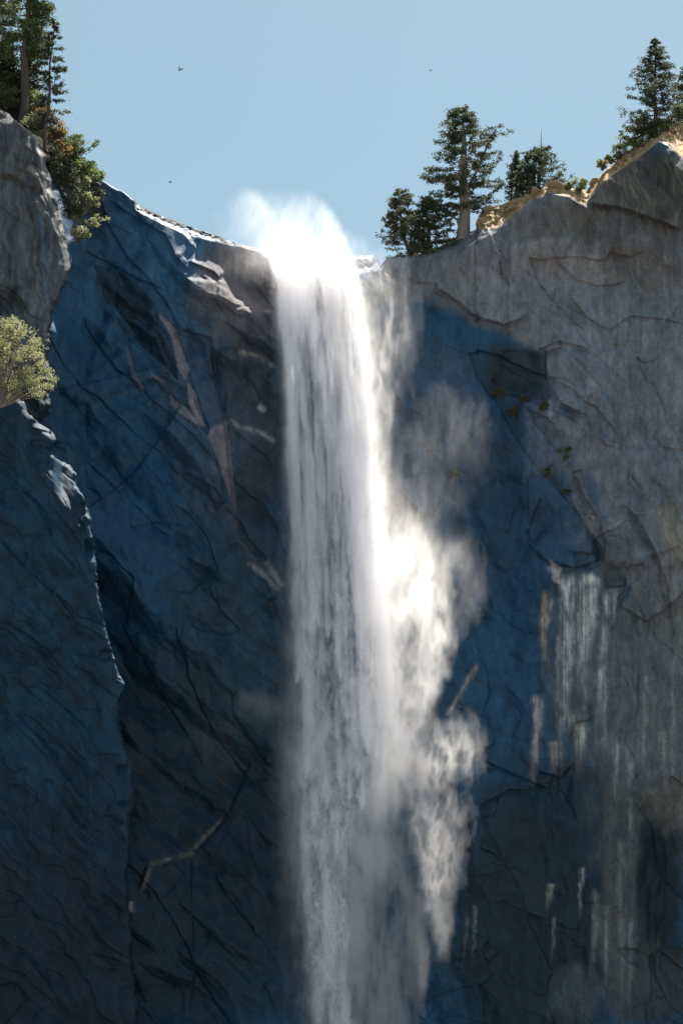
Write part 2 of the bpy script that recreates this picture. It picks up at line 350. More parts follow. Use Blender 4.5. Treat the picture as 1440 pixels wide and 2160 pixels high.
    Y = Y + (1.15 * sl + np.minimum(sl, .6) * 1.6 * fbm(U / 13, V / 10, 4, 245, .6)) * np.where(U < 700, .8, 1)
    for P, _c, soft, tr, tu, _w in SLABS:
        p = np.asarray(P, float); x0, y0 = p.min(0) - 20; x1, y1 = p.max(0) + 20; uc, vc = p.mean(0)
        m = (U > x0) & (U < x1) & (V > y0) & (V < y1)
        d, _, _ = polydist(U[m], V[m], P, True); k = sstep(-2, 2, np.where(inside(U[m], V[m], P), d, -d))
        Y[m] += k * np.clip((tr * (U[m] - uc) - tu * (V[m] - vc)) * PX, -1.6, 1.6)
    # --- front masses
    def front(P, y0, rad, depth, seed, amp, slope=0.0, rr=10):
        d, s, _ = polydist(U + 5 * fbm(U / 22, V / 26, 3, seed + 40), V + 5 * fbm(U / 26, V / 22, 3, seed + 50), P, True)
        ins = inside(U + 5 * fbm(U / 22, V / 26, 3, seed + 40), V + 5 * fbm(U / 26, V / 22, 3, seed + 50), P)
        q = np.clip(1 - d / rad, 0, 1)
        dv = np.clip(.45 + 1.5 * fbm(V / 45, V * 0 + seed, 3, seed + 60), .03, 1.6)
        yy = y0 + depth * dv * (1 - np.sqrt(np.maximum(1 - q * q, 0))) + slope * (V - 1200) / 1000
        a = R(56); x = wu * math.cos(a) + wv * math.sin(a); y = -wu * math.sin(a) + wv * math.cos(a)
        yy = yy + amp * (1.3 * facets(x / 110, y / 34, seed) + .5 * facets(x / 52, y / 20, seed + 1) + .10 * facets(x / 15, y / 8, seed + 2) + .5 * terrace(y / 60 + 1.6 * facets(x / 110, y / 60, seed + 3) + .3 * facets(x / 30, y / 20, seed + 5), .06) + .2 * fbm(wu / 30, wv / 40, 4, seed + 7))
        return ins, yy
    iB, YB = front(PB, 237.5, 26, 2.6, 101, .45)
    Y = np.where(iB, np.minimum(Y, YB + .3 * fbm(wu / 14, V / 160, 3, 131)), Y)
    iC, YC = front(PC, 223.0, 9, 2.0, 111, .5, -3.0)
    def facet(u, v, ru, rv, d):
        return d * sstep(v + rv, v - rv, V) * np.exp(-(np.abs(U - u) / ru) ** 4) * sstep(v - rv * 1.5, v - rv, V)
    YC = YC - 223.0 + 3.0 * (V - 1200) / 1000 + interp(V, [(600, 226), (900, 228), (1200, 232), (1500, 237.8), (2200, 240)])
    YC = YC + facet(142, 1030, 24, 55, 3.2) + facet(95, 908, 30, 16, 1.0) + facet(62, 868, 14, 18, .8) + facet(180, 1100, 12, 30, 1.2) + facet(188, 1170, 8, 24, .8) + facet(226, 1400, 16, 22, .8) + facet(262, 1640, 14, 20, .7) + facet(262, 1700, 14, 8, .5) + facet(248, 1738, 12, 4, .3)
    Y = np.where(iC, np.minimum(Y, YC), Y)
    cn = fbm(U / 34, V / 34, 3, 231); j1 = fbm(U / 18, V / 18, 4, 201, .7); j2 = fbm(U / 18, V / 18, 4, 211, .7)
    for pts, step, dec, gr, gw, ew in CR + MINOR:
        p = np.asarray(pts, float); big = max(dec * 6, 40)
        x0, y0 = p.min(0) - big; x1, y1 = p.max(0) + big
        m = (U > x0) & (U < x1) & (V > y0) & (V < y1)
        if not m.any(): continue
        uu = U[m] + 2.6 * j1[m]; vv = V[m] + 2.6 * j2[m]
        d, s, t = polydist(uu, vv, p)
        tap = sstep(0, .12, t) * sstep(1, .88, t); sd = d * s
        Y[m] += -.62 * step * tap * np.exp(-np.maximum(sd, 0) / (dec * 2)) * sstep(0, ew, sd) + gr * .12 * tap * np.exp(-(d / (gw * .42)) ** 2) * np.clip(.6 + 1.6 * cn[m], 0, 1.3)
    return Y, iB, iC

# slabs the photograph shows with their own clean outline: (outline, colour, soft edge px, tilt right, tilt up, wetness)
SLABS = [  # light and shade of left-wall faces painted into colour, right-wall recesses darkened
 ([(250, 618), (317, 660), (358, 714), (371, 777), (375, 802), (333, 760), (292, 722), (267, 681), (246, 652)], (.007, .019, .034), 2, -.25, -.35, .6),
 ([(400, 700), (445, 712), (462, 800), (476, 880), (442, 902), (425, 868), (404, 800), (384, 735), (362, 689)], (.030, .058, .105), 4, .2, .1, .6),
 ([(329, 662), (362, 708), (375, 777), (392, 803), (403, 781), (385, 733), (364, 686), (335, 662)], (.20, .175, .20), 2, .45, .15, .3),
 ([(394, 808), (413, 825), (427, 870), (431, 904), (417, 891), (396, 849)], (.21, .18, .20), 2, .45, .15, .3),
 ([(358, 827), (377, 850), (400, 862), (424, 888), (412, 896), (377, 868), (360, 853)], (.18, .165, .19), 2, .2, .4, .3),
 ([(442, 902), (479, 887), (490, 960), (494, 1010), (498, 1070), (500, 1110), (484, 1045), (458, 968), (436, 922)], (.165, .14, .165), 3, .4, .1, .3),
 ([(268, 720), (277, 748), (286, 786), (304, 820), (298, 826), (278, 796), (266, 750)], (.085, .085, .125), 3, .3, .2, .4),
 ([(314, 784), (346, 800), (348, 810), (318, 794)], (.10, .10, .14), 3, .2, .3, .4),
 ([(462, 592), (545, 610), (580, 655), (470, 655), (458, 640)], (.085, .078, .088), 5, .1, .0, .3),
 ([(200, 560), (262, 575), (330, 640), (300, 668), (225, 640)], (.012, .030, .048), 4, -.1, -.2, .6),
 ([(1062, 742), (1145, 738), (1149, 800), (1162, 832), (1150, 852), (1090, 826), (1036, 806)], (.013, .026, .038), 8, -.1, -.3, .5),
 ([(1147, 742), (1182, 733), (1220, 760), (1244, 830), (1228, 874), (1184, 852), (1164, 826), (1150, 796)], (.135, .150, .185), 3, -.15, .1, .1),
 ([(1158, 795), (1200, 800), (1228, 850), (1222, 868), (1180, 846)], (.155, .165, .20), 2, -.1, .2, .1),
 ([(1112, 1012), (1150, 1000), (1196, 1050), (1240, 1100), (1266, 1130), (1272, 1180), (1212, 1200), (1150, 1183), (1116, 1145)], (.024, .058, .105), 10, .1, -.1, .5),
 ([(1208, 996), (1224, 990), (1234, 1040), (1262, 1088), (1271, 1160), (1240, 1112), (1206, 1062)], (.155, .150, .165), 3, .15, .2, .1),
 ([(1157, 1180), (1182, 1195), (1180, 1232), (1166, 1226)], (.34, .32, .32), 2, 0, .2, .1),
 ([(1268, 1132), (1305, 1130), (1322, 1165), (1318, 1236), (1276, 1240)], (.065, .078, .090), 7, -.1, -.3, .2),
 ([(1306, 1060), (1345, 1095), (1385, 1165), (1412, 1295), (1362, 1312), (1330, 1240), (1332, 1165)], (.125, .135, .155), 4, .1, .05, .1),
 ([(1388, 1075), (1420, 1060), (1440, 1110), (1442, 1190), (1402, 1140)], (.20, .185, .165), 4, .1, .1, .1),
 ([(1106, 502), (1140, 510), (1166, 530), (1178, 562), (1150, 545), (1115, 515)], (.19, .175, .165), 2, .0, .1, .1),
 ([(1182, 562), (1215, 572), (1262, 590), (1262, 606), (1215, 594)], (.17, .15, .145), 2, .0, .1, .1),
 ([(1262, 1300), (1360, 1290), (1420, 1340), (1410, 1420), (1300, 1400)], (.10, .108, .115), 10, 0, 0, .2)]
def rock_colour(U, V, iB, iC):
    wu = U + 40 * fbm(U / 90, V / 120, 4, 301); wv = V + 40 * fbm(U / 90, V / 120, 4, 311)
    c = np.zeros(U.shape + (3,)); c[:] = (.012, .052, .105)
    wet = np.full(U.shape, .75)
    def mixc(k, col, wv_=None):
        nonlocal wet
        k = np.clip(k, 0, 1)
        c[:] = c * (1 - k[..., None]) + np.array(col) * k[..., None]
        if wv_ is not None: wet = wet * (1 - k) + wv_ * k
    def blob(u, v, ru, rv, col, s=1., ang=0, we=None, hard=1.):
        a = R(ang); x = (wu - u) * math.cos(a) + (wv - v) * math.sin(a); y = -(wu - u) * math.sin(a) + (wv - v) * math.cos(a)
        mixc(s * sstep(1.25, 1.25 - .6 * hard, np.hypot(x / ru, y / rv)), col, we)
    def poly(P, col, s=1., soft=14, we=None, warp=True):
        nonlocal wet
        p = np.asarray(P, float); x0, y0 = p.min(0) - 70; x1, y1 = p.max(0) + 70
        m = (U > x0) & (U < x1) & (V > y0) & (V < y1)
        q = .35 if warp else .07
        a, b = wu[m] * q + U[m] * (1 - q), wv[m] * q + V[m] * (1 - q)
        d, _, _ = polydist(a, b, P, True); k = s * sstep(-soft, soft, np.where(inside(a, b, P), d, -d) + 5 * pn[m]) * (1 if warp else np.clip(.85 + .5 * pm[m], .35, 1))
        c[m] = c[m] * (1 - k[:, None]) + np.array(col) * k[:, None]
        if we is not None: wet[m] = wet[m] * (1 - k) + we * k
    pn = fbm(U / 9, V / 9, 4, 329, .6); pm = fbm(U / 16, V / 28, 4, 328, .6)
    def line(P, w_, col, s=1., we=None):
        nonlocal wet; col = np.array(col) * (1.05 if P[0][0] > 1000 else .85)
        P = list(P)
        if P[0][0] > 900 and P[-1][1] - P[0][1] > 60: P.append((P[-1][0] - 2, P[-1][1] + .35 * (P[-1][1] - P[0][1])))
        p = np.asarray(P, float); x0, y0 = p.min(0) - w_ * 3 - 6; x1, y1 = p.max(0) + w_ * 3 + 6
        m = (U > x0) & (U < x1) & (V > y0) & (V < y1)
        d, _, t = polydist(U[m] + lw[m], V[m], P)
        vert = p[-1][1] - p[0][1] > 2 * abs(p[-1][0] - p[0][0]) and p[0][0] > 900
        k = s * np.exp(-(d / (w_ * (1.25 - .5 * t if vert else 1))) ** 2) * sstep(0, .08, t) * (sstep(1, .3, t) if vert else sstep(1, .9, t)) * lt[m] * (np.clip(.75 + 1.1 * vs_[m], .15, 1.2) if vert else 1)
        c[m] = c[m] * (1 - k[:, None]) + np.array(col) * k[:, None]; wet[m] = wet[m] * (1 - k) + we * k
    lw = 5 * fbm(U / 20, V / 20, 3, 321); lt = np.clip(.75 + .8 * fbm(U / 9, V / 30, 3, 325), .1, 1)
    vs_ = fbm(U / 3.2, V / 150, 3, 327)
    # broad tones: wet blue-black left, brownish near the fall, dry grey right
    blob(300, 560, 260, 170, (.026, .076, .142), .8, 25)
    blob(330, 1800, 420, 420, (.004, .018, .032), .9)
    blob(520, 620, 110, 130, (.085, .078, .092), .95, 0, .3)
    blob(520, 900, 85, 240, (.034, .044, .060), .85, 0, .4)
    blob(430, 950, 80, 240, (.04, .066, .105), .6, -18)
    blob(500, 1350, 150, 300, (.014, .038, .060), .7)
    blob(460, 1590, 34, 70, (.05, .055, .06), .5, -30)
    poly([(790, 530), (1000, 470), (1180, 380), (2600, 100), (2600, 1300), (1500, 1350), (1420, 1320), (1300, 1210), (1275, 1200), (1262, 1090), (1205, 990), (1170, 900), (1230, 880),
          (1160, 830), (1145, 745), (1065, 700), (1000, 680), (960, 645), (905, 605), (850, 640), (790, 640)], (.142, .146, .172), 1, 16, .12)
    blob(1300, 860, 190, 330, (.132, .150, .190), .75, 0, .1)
    blob(960, 590, 90, 60, (.17, .165, .175), .6)
    blob(1380, 400, 130, 75, (.055, .045, .036), .9, 15, .2); blob(1380, 350, 50, 40, (.035, .042, .038), .6); blob(1300, 480, 170, 60, (.085, .075, .066), .6, 12)
    blob(1350, 560, 120, 50, (.10, .088, .078), .75, 10)
    blob(1180, 470, 110, 40, (.095, .086, .08), .6, 0)
    blob(1140, 550, 60, 45, (.18, .16, .155), .6, 20)
    blob(1250, 560, 60, 28, (.18, .155, .145), .6, 30)
    blob(1410, 850, 60, 90, (.17, .17, .18), .6)
    # dark wet chute right of the fall, with painted recess shade
    blob(1080, 790, 70, 60, (.016, .028, .040), .9, 0, .6)  # overhang recess, its shade painted as darker rock
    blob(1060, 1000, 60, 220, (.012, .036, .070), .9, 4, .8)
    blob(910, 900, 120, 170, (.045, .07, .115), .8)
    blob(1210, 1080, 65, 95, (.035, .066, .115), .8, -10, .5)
    blob(1240, 1130, 30, 60, (.15, .17, .21), .6)
    # lower right: stained wall, darker rock, a darkened hollow
    blob(1400, 1500, 200, 300, (.12, .125, .132), .85, 0, .2)
    blob(1240, 1380, 100, 180, (.05, .072, .09), .75, 0, .4)
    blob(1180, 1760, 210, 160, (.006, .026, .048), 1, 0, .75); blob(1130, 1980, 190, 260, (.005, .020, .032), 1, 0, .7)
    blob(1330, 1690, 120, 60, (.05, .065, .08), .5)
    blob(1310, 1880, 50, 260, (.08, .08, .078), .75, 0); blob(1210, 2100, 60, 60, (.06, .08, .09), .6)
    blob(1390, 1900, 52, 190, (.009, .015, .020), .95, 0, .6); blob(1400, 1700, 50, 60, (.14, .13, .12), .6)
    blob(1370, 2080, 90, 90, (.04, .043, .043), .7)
    # brown water streaks down the dry rock
    st = fbm(U / 12 + .2 * fbm(U / 60, V / 90, 3, 333), V / 520, 5, 331, .65); st2 = fbm(wu / 7, V / 260, 3, 341)
    dry = (sstep(.5, .2, wet))
    mixc(dry * sstep(.05, .45, st) * .45, (.07, .062, .058)); mixc(dry * sstep(.05, .45, -st2) * .4, (.21, .19, .185))
    # dark seeps between pale mineral streaks, and painted light on left ledges
    for P, w_ in [([(1180, 1205), (1176, 1480)], 7), ([(1216, 1208), (1208, 1420)], 6), ([(1268, 1215), (1262, 1400)], 6), ([(1150, 1190), (1140, 1500)], 8), ([(1300, 1250), (1290, 1520)], 7), ([(1345, 1330), (1338, 1620)], 7), ([(1236, 1470), (1240, 1640)], 7)]: line(P, w_, (.020, .045, .068), .85, .5)
    for P, w_, col, s in [
        ([(1172, 1195), (1168, 1215)], 12, (.6, .56, .52), .8), ([(1198, 1205), (1196, 1340), (1190, 1500)], 11, (.56, .55, .55), .95), ([(1240, 1200), (1238, 1320), (1225, 1420)], 12, (.58, .55, .52), .95),
        ([(1256, 1210), (1250, 1330)], 7, (.5, .5, .5), .85), ([(1282, 1230), (1272, 1350), (1262, 1500)], 8, (.45, .44, .45), .75), ([(1225, 1210), (1218, 1400)], 5, (.45, .42, .40), .6),
        ([(1150, 1240), (1146, 1340), (1150, 1420)], 7, (.46, .38, .32), .8), ([(1164, 1260), (1150, 1330)], 4, (.42, .36, .32), .6),
        ([(1128, 1460), (1134, 1500), (1132, 1560), (1124, 1625)], 8, (.50, .45, .38), .85), ([(1185, 1500), (1210, 1520), (1225, 1540), (1215, 1620)], 12, (.36, .32, .29), .8),
        ([(1168, 1560), (1172, 1630)], 12, (.36, .30, .26), .75), ([(1226, 1530), (1222, 1600)], 6, (.42, .38, .33), .7), ([(1190, 1480), (1175, 1560)], 6, (.34, .31, .28), .6),
        ([(1160, 1862), (1158, 1890), (1152, 1922)], 5, (.42, .40, .33), .85), ([(1168, 1930), (1166, 1980), (1162, 2018)], 3, (.24, .26, .26), .7),
        ([(1228, 1825), (1224, 1870), (1222, 1915)], 4, (.36, .40, .42), .75), ([(1002, 1905), (1000, 1950), (998, 2010)], 3, (.25, .26, .25), .7), ([(988, 1930), (980, 1980), (975, 2040)], 3, (.18, .19, .18), .6),
        ([(1252, 1870), (1256, 1960), (1246, 2040)], 6, (.28, .27, .24), .7), ([(1310, 1750), (1306, 1870), (1312, 1990), (1310, 2090)], 7, (.24, .23, .2), .6),
        ([(1395, 1540), (1400, 1610)], 9, (.34, .31, .28), .6), ([(1400, 1060), (1405, 1110), (1420, 1180)], 13, (.40, .36, .31), .7), ([(1390, 1250), (1385, 1360)], 6, (.36, .36, .37), .6),
        *[([(_x, _y), (_x - 3, _y + _l)], _w, (.46, .45, .45), _s) for _x, _y, _l, _w, _s in [(1188, 1206, 90, 4, .6), (1208, 1204, 200, 4, .6), (1248, 1200, 150, 3, .6), (1296, 1235, 190, 4, .5), (1318, 1260, 210, 5, .4),
           (1340, 1300, 200, 4, .4), (1176, 1330, 170, 4, .5), (1235, 1440, 120, 5, .4), (1276, 1420, 190, 4, .4), (1360, 1420, 170, 5, .35), (1420, 1380, 260, 5, .4), (1300, 1560, 140, 6, .35), (1330, 1600, 200, 5, .35), (1280, 1900, 160, 4, .35), (1330, 1930, 180, 4, .3)]],
        ([(1160, 840), (1158, 900)], 3, (.42, .45, .5), .5), ([(1212, 1090), (1222, 1130)], 3, (.3, .36, .42), .6),
        ([(940, 1512), (975, 1455), (1008, 1400)], 4.5, (.42, .38, .32), .85),
        ([(462, 590), (458, 620), (452, 652)], 3, (.16, .16, .19), .7), ([(486, 1080), (505, 1140), (540, 1190), (600, 1235)], 4, (.2, .19, .2), .6), ([(470, 870), (478, 900), (500, 1090)], 2, (.16, .15, .18), .5),
        ([(500, 740), (540, 752), (584, 775)], 5, (.42, .38, .34), .7), ([(485, 880), (500, 900), (545, 910), (586, 936)], 5, (.40, .37, .35), .7), ([(545, 855), (560, 868)], 6, (.4, .36, .34), .7),  # left ledges: their lit edges painted in as pale lines
        ([(540, 642), (575, 660)], 5, (.3, .27, .27), .5), ([(560, 1180), (596, 1240)], 6, (.32, .30, .31), .7), ([(520, 1185), (560, 1215), (590, 1250)], 5, (.32, .30, .31), .6),
        ([(120, 1365), (140, 1375)], 6, (.24, .23, .2), .6), ([(295, 1885), (320, 1825), (400, 1800), (440, 1760), (478, 1718)], 5, (.20, .19, .15), .8), ([(330, 1830), (350, 1870)], 10, (.04, .045, .045), .5),
        ([(500, 1470), (560, 1480), (610, 1500)], 14, (.17, .18, .20), .5), ([(450, 1560), (480, 1620)], 9, (.06, .065, .07), .4), ([(276, 1900), (278, 1925)], 6, (.3, .3, .26), .7),
        ([(268, 1600), (262, 1660)], 9, (.3, .26, .28), .5)]:
        line(P, w_, col, s, .3)
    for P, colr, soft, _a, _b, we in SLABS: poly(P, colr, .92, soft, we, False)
    # buttress B: dry grey with brown runs; ridge C: wet blue-black
    E = interp(U, [(280, 430), (345, 470), (455, 506), (540, 524), (560, 500), (900, 500), (1000, 486), (1050, 482), (1080, 458), (1120, 424), (1160, 408), (1200, 417), (1236, 436), (1246, 410),
                   (1290, 372), (1340, 339), (1395, 296), (1420, 316), (1445, 342), (1600, 264), (1900, 124), (3800, -760)])
    ks = sstep(0, 5, E - V) * (U > 280) * (U < 3000)
    nn = fbm(U / 16, V / 12, 4, 395)
    mixc(ks * (U > 980), (.30, .20, .115), .1); mixc(ks * (U > 980) * sstep(.1, .4, nn), (.16, .15, .06), .05); mixc(ks * (U > 980) * sstep(.1, .5, -nn), (.40, .29, .19), .05)
    mixc(ks * (U < 700) * sstep(-.3, -.1, nn), (.018, .02, .025), .2)
    # tone differs from slab to slab, with fine mottling
    f1, f2, cx, cy2, ci, cj = voronoi(wu / 95 + .3 * V / 300, wv / 120, 397)
    c[:] = c * (1 + .22 * (_h(ci, cj, 5) - .5) + .22 * fbm(U / 11, V / 17, 4, 398, .7))[..., None]
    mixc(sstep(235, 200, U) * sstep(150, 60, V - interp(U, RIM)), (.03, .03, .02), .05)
    kb = iB & ~iC
    n = fbm(wu / 13, V / 190, 4, 351)
    cb = np.array((.075, .080, .092)) * (1 + 1.1 * n[..., None]) + np.array((.02, .005, -.01)) * np.clip(fbm(wu / 22, V / 260, 3, 353), -.3, .6)[..., None]; cb = cb * (1 - .45 * sstep(.0, .4, fbm(wu / 60, wv / 90, 3, 361)))[..., None]
    lowb = sstep(640, 860, V)[..., None]; cb = cb * (1 - lowb) + np.array((.018, .028, .036)) * lowb
    c[kb] = cb[kb]; wet[kb] = .15
    for P, w_, col, q in [([(75, 290), (86, 330), (100, 400), (125, 470), (140, 535)], 4, (.40, .37, .36), .8), ([(84, 440), (94, 520), (100, 600), (104, 660)], 6, (.11, .16, .23), .8), ([(0, 372), (30, 380), (60, 398)], 6, (.05, .035, .025), .9),  # pale lines paint the sunlit edge strips of the buttress
        ([(0, 505), (22, 540), (18, 590)], 4, (.02, .02, .02), .8), ([(45, 262), (80, 292)], 5, (.34, .31, .30), .7), ([(60, 350), (82, 372)], 6, (.36, .33, .31), .7), ([(52, 500), (50, 650)], 5, (.15, .145, .14), .6), ([(18, 600), (20, 700)], 6, (.04, .04, .045), .6)]: line(P, w_, col, q, .2)
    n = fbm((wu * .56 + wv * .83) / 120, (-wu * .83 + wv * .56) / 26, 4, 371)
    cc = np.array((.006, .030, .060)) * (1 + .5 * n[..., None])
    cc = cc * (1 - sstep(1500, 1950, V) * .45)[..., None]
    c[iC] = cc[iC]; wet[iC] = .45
    k = sstep(.35, .6, fbm(U / 60, V / 60, 3, 381)) * .5
    c[:] = c * (1 + .25 * fbm(wu / 30, wv / 40, 4, 391)[..., None])
    return np.clip(c, .005, .75), np.clip(wet, 0, 1)

def build_cliff():
    us = np.concatenate([np.linspace(-2600, -260, 60)[:-1], np.linspace(-260, -20, 60)[:-1], np.arange(-20, 1462, 2.1), np.linspace(1465, 1700, 60)[1:], np.linspace(1700, 3800, 56)[1:]])
    rim = interp(us, RIM) + 3.0 * fbm(us / 26, us * 0, 4, 401) + 1.6 * fbm(us / 7, us * 0, 2, 405)
    ts = np.concatenate([np.linspace(0, 1, 30)[:-1] * 24, np.arange(24, 1960, 2.15)])
    ts = ts / ts[-1]
    low = np.linspace(0, 1, 60)[1:] ** 1.2
    vb = 2240.
    V = rim[None, :] + (vb - rim[None, :]) * ts[:, None]
    V = np.vstack([V, vb + low[:, None] * 760 + 0 * us[None, :]])
    U = np.broadcast_to(us[None, :], V.shape).copy()
    Y, iB, iC = rocky_depth(U, V)
    s = V - rim[None, :]                                           # rounded lip
    rr = (9 + 5 * fbm(us / 40, us * 0, 3, 411)[None, :]) * np.where(us < 555, .4, 1)[None, :]
    q = np.clip(1 - s / rr, 0, 1)
    lipw = np.where(iB, 0, 1)
    Y = Y + lipw * (rr * PX * 1.6) * (1 - np.sqrt(1 - q * q))
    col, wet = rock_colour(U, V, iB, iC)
    # sun-bleached, dry and earthy along the rim
    P = at(U, V, Y)
    P[..., 2] = np.maximum(P[..., 2], -1.0)
    # plateau behind the rim, then down the back
    back = np.array([.25, .6, 1.2, 2.2, 3.5, 5, 8, 12, 18, 26, 36, 50, 70, 95])
    rows = []; cols = []
    r0 = P[0]
    for b in back[::-1]:
        q = r0.copy(); q[:, 1] += b; q[:, 0] += r0[:, 0] * b / 250
        q[:, 2] += .16 * b - .25 * np.minimum(b, 1) + min(b, 6) * .10 * fbm(r0[:, 0] / 3, np.full(len(us), b / 3), 3, 421)
        rows.append(q); cols.append(np.tile((.24, .21, .17), (len(us), 1)))
    end = rows[0].copy(); end[:, 1] += 30; end[:, 2] = -1
    Pa = np.concatenate([end[None], np.array(rows), P]); 
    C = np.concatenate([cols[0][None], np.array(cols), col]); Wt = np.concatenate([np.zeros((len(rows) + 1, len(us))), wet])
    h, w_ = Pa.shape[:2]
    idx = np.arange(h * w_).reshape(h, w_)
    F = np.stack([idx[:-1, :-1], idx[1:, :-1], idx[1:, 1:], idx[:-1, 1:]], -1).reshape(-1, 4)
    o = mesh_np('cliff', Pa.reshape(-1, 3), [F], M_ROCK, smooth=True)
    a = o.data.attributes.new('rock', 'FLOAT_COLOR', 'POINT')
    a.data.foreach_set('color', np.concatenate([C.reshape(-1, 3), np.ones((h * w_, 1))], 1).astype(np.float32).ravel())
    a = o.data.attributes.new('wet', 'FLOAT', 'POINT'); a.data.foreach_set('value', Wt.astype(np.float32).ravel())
    tag(o, kind='structure')
    G.update(us=us, V=V, Y=Y)
    return o
G = {}
cliff = build_cliff()
def surf(u, v):
    """depth of the built rock at a photo pixel"""
    i = int(np.clip(np.searchsorted(G['us'], u), 0, len(G['us']) - 1)); colv = G['V'][:, i]
    return float(np.interp(v, colv, G['Y'][:, i]))

# ground of the valley in front, reaching the horizon
def build_ground():
    m, t, b = mat('valley_floor')
    N, L = t.nodes.new, t.links.new
    geo = N('ShaderNodeNewGeometry')
    no = N('ShaderNodeTexNoise'); no.inputs['Scale'].default_value = .05; no.inputs['Detail'].default_value = 8; L(geo.outputs['Position'], no.inputs['Vector'])
    cr = N('ShaderNodeMix'); cr.data_type = 'RGBA'; L(no.outputs[0], cr.inputs['Factor'])
    cr.inputs['A'].default_value = (.07, .073, .07, 1); cr.inputs['B'].default_value = (.16, .165, .165, 1)
    L(cr.outputs['Result'], b.inputs['Base Color']); b.inputs['Roughness'].default_value = .95
    g = np.concatenate([-np.geomspace(60, 6000, 24)[::-1], np.linspace(-50, 50, 11), np.geomspace(60, 6000, 24)])
    X, Yg = np.meshgrid(g, g + 100)
    Z = 4 * fbm(X / 200, Yg / 200, 4, 501) - 1.5
    Z = np.where(np.hypot(X, Yg) < 60, np.minimum(Z, -.2), Z)
    h = len(g); idx = np.arange(h * h).reshape(h, h)
    F = np.stack([idx[:-1, :-1], idx[:-1, 1:], idx[1:, 1:], idx[1:, :-1]], -1).reshape(-1, 4)
    tag(mesh_np('ground', np.stack([X, Yg, Z], -1).reshape(-1, 3), [F], m, smooth=True), kind='structure')
build_ground()

# ------------------------------------------------------------------ the waterfall and its spray
def shards(name, P, size, stretch, m, down=None, kind=None, seed=1):
    """every drop of falling water is a small real facet: centre P, size, vertical stretch"""
    r = np.random.default_rng(seed); n = len(P)
    a = r.normal(size=(n, 3)); 
    if down is not None:
        d = down + r.normal(size=(n, 3)) * .10
    else:
        d = r.normal(size=(n, 3))
    d /= np.linalg.norm(d, axis=1, keepdims=True)
    a = np.cross(a, d); a /= np.linalg.norm(a, axis=1, keepdims=True)
    s = (size * r.uniform(.6, 1.4, n))[:, None]; l = s * stretch
    v = np.stack([P - a * s * .5 + d * l * .15, P + d * l * .5, P + a * s * .5 + d * l * .15, P - d * l * .5], 1) if stretch > 1.5 else \
        np.stack([P - a * s * .55 - d * s * .32, P + a * s * .55 - d * s * .32, P + d * s * .64], 1)
    k = v.shape[1]
    F = np.arange(n * k).reshape(n, k)
    o = mesh_np(name, v.reshape(-1, 3), [F], m)
    return o

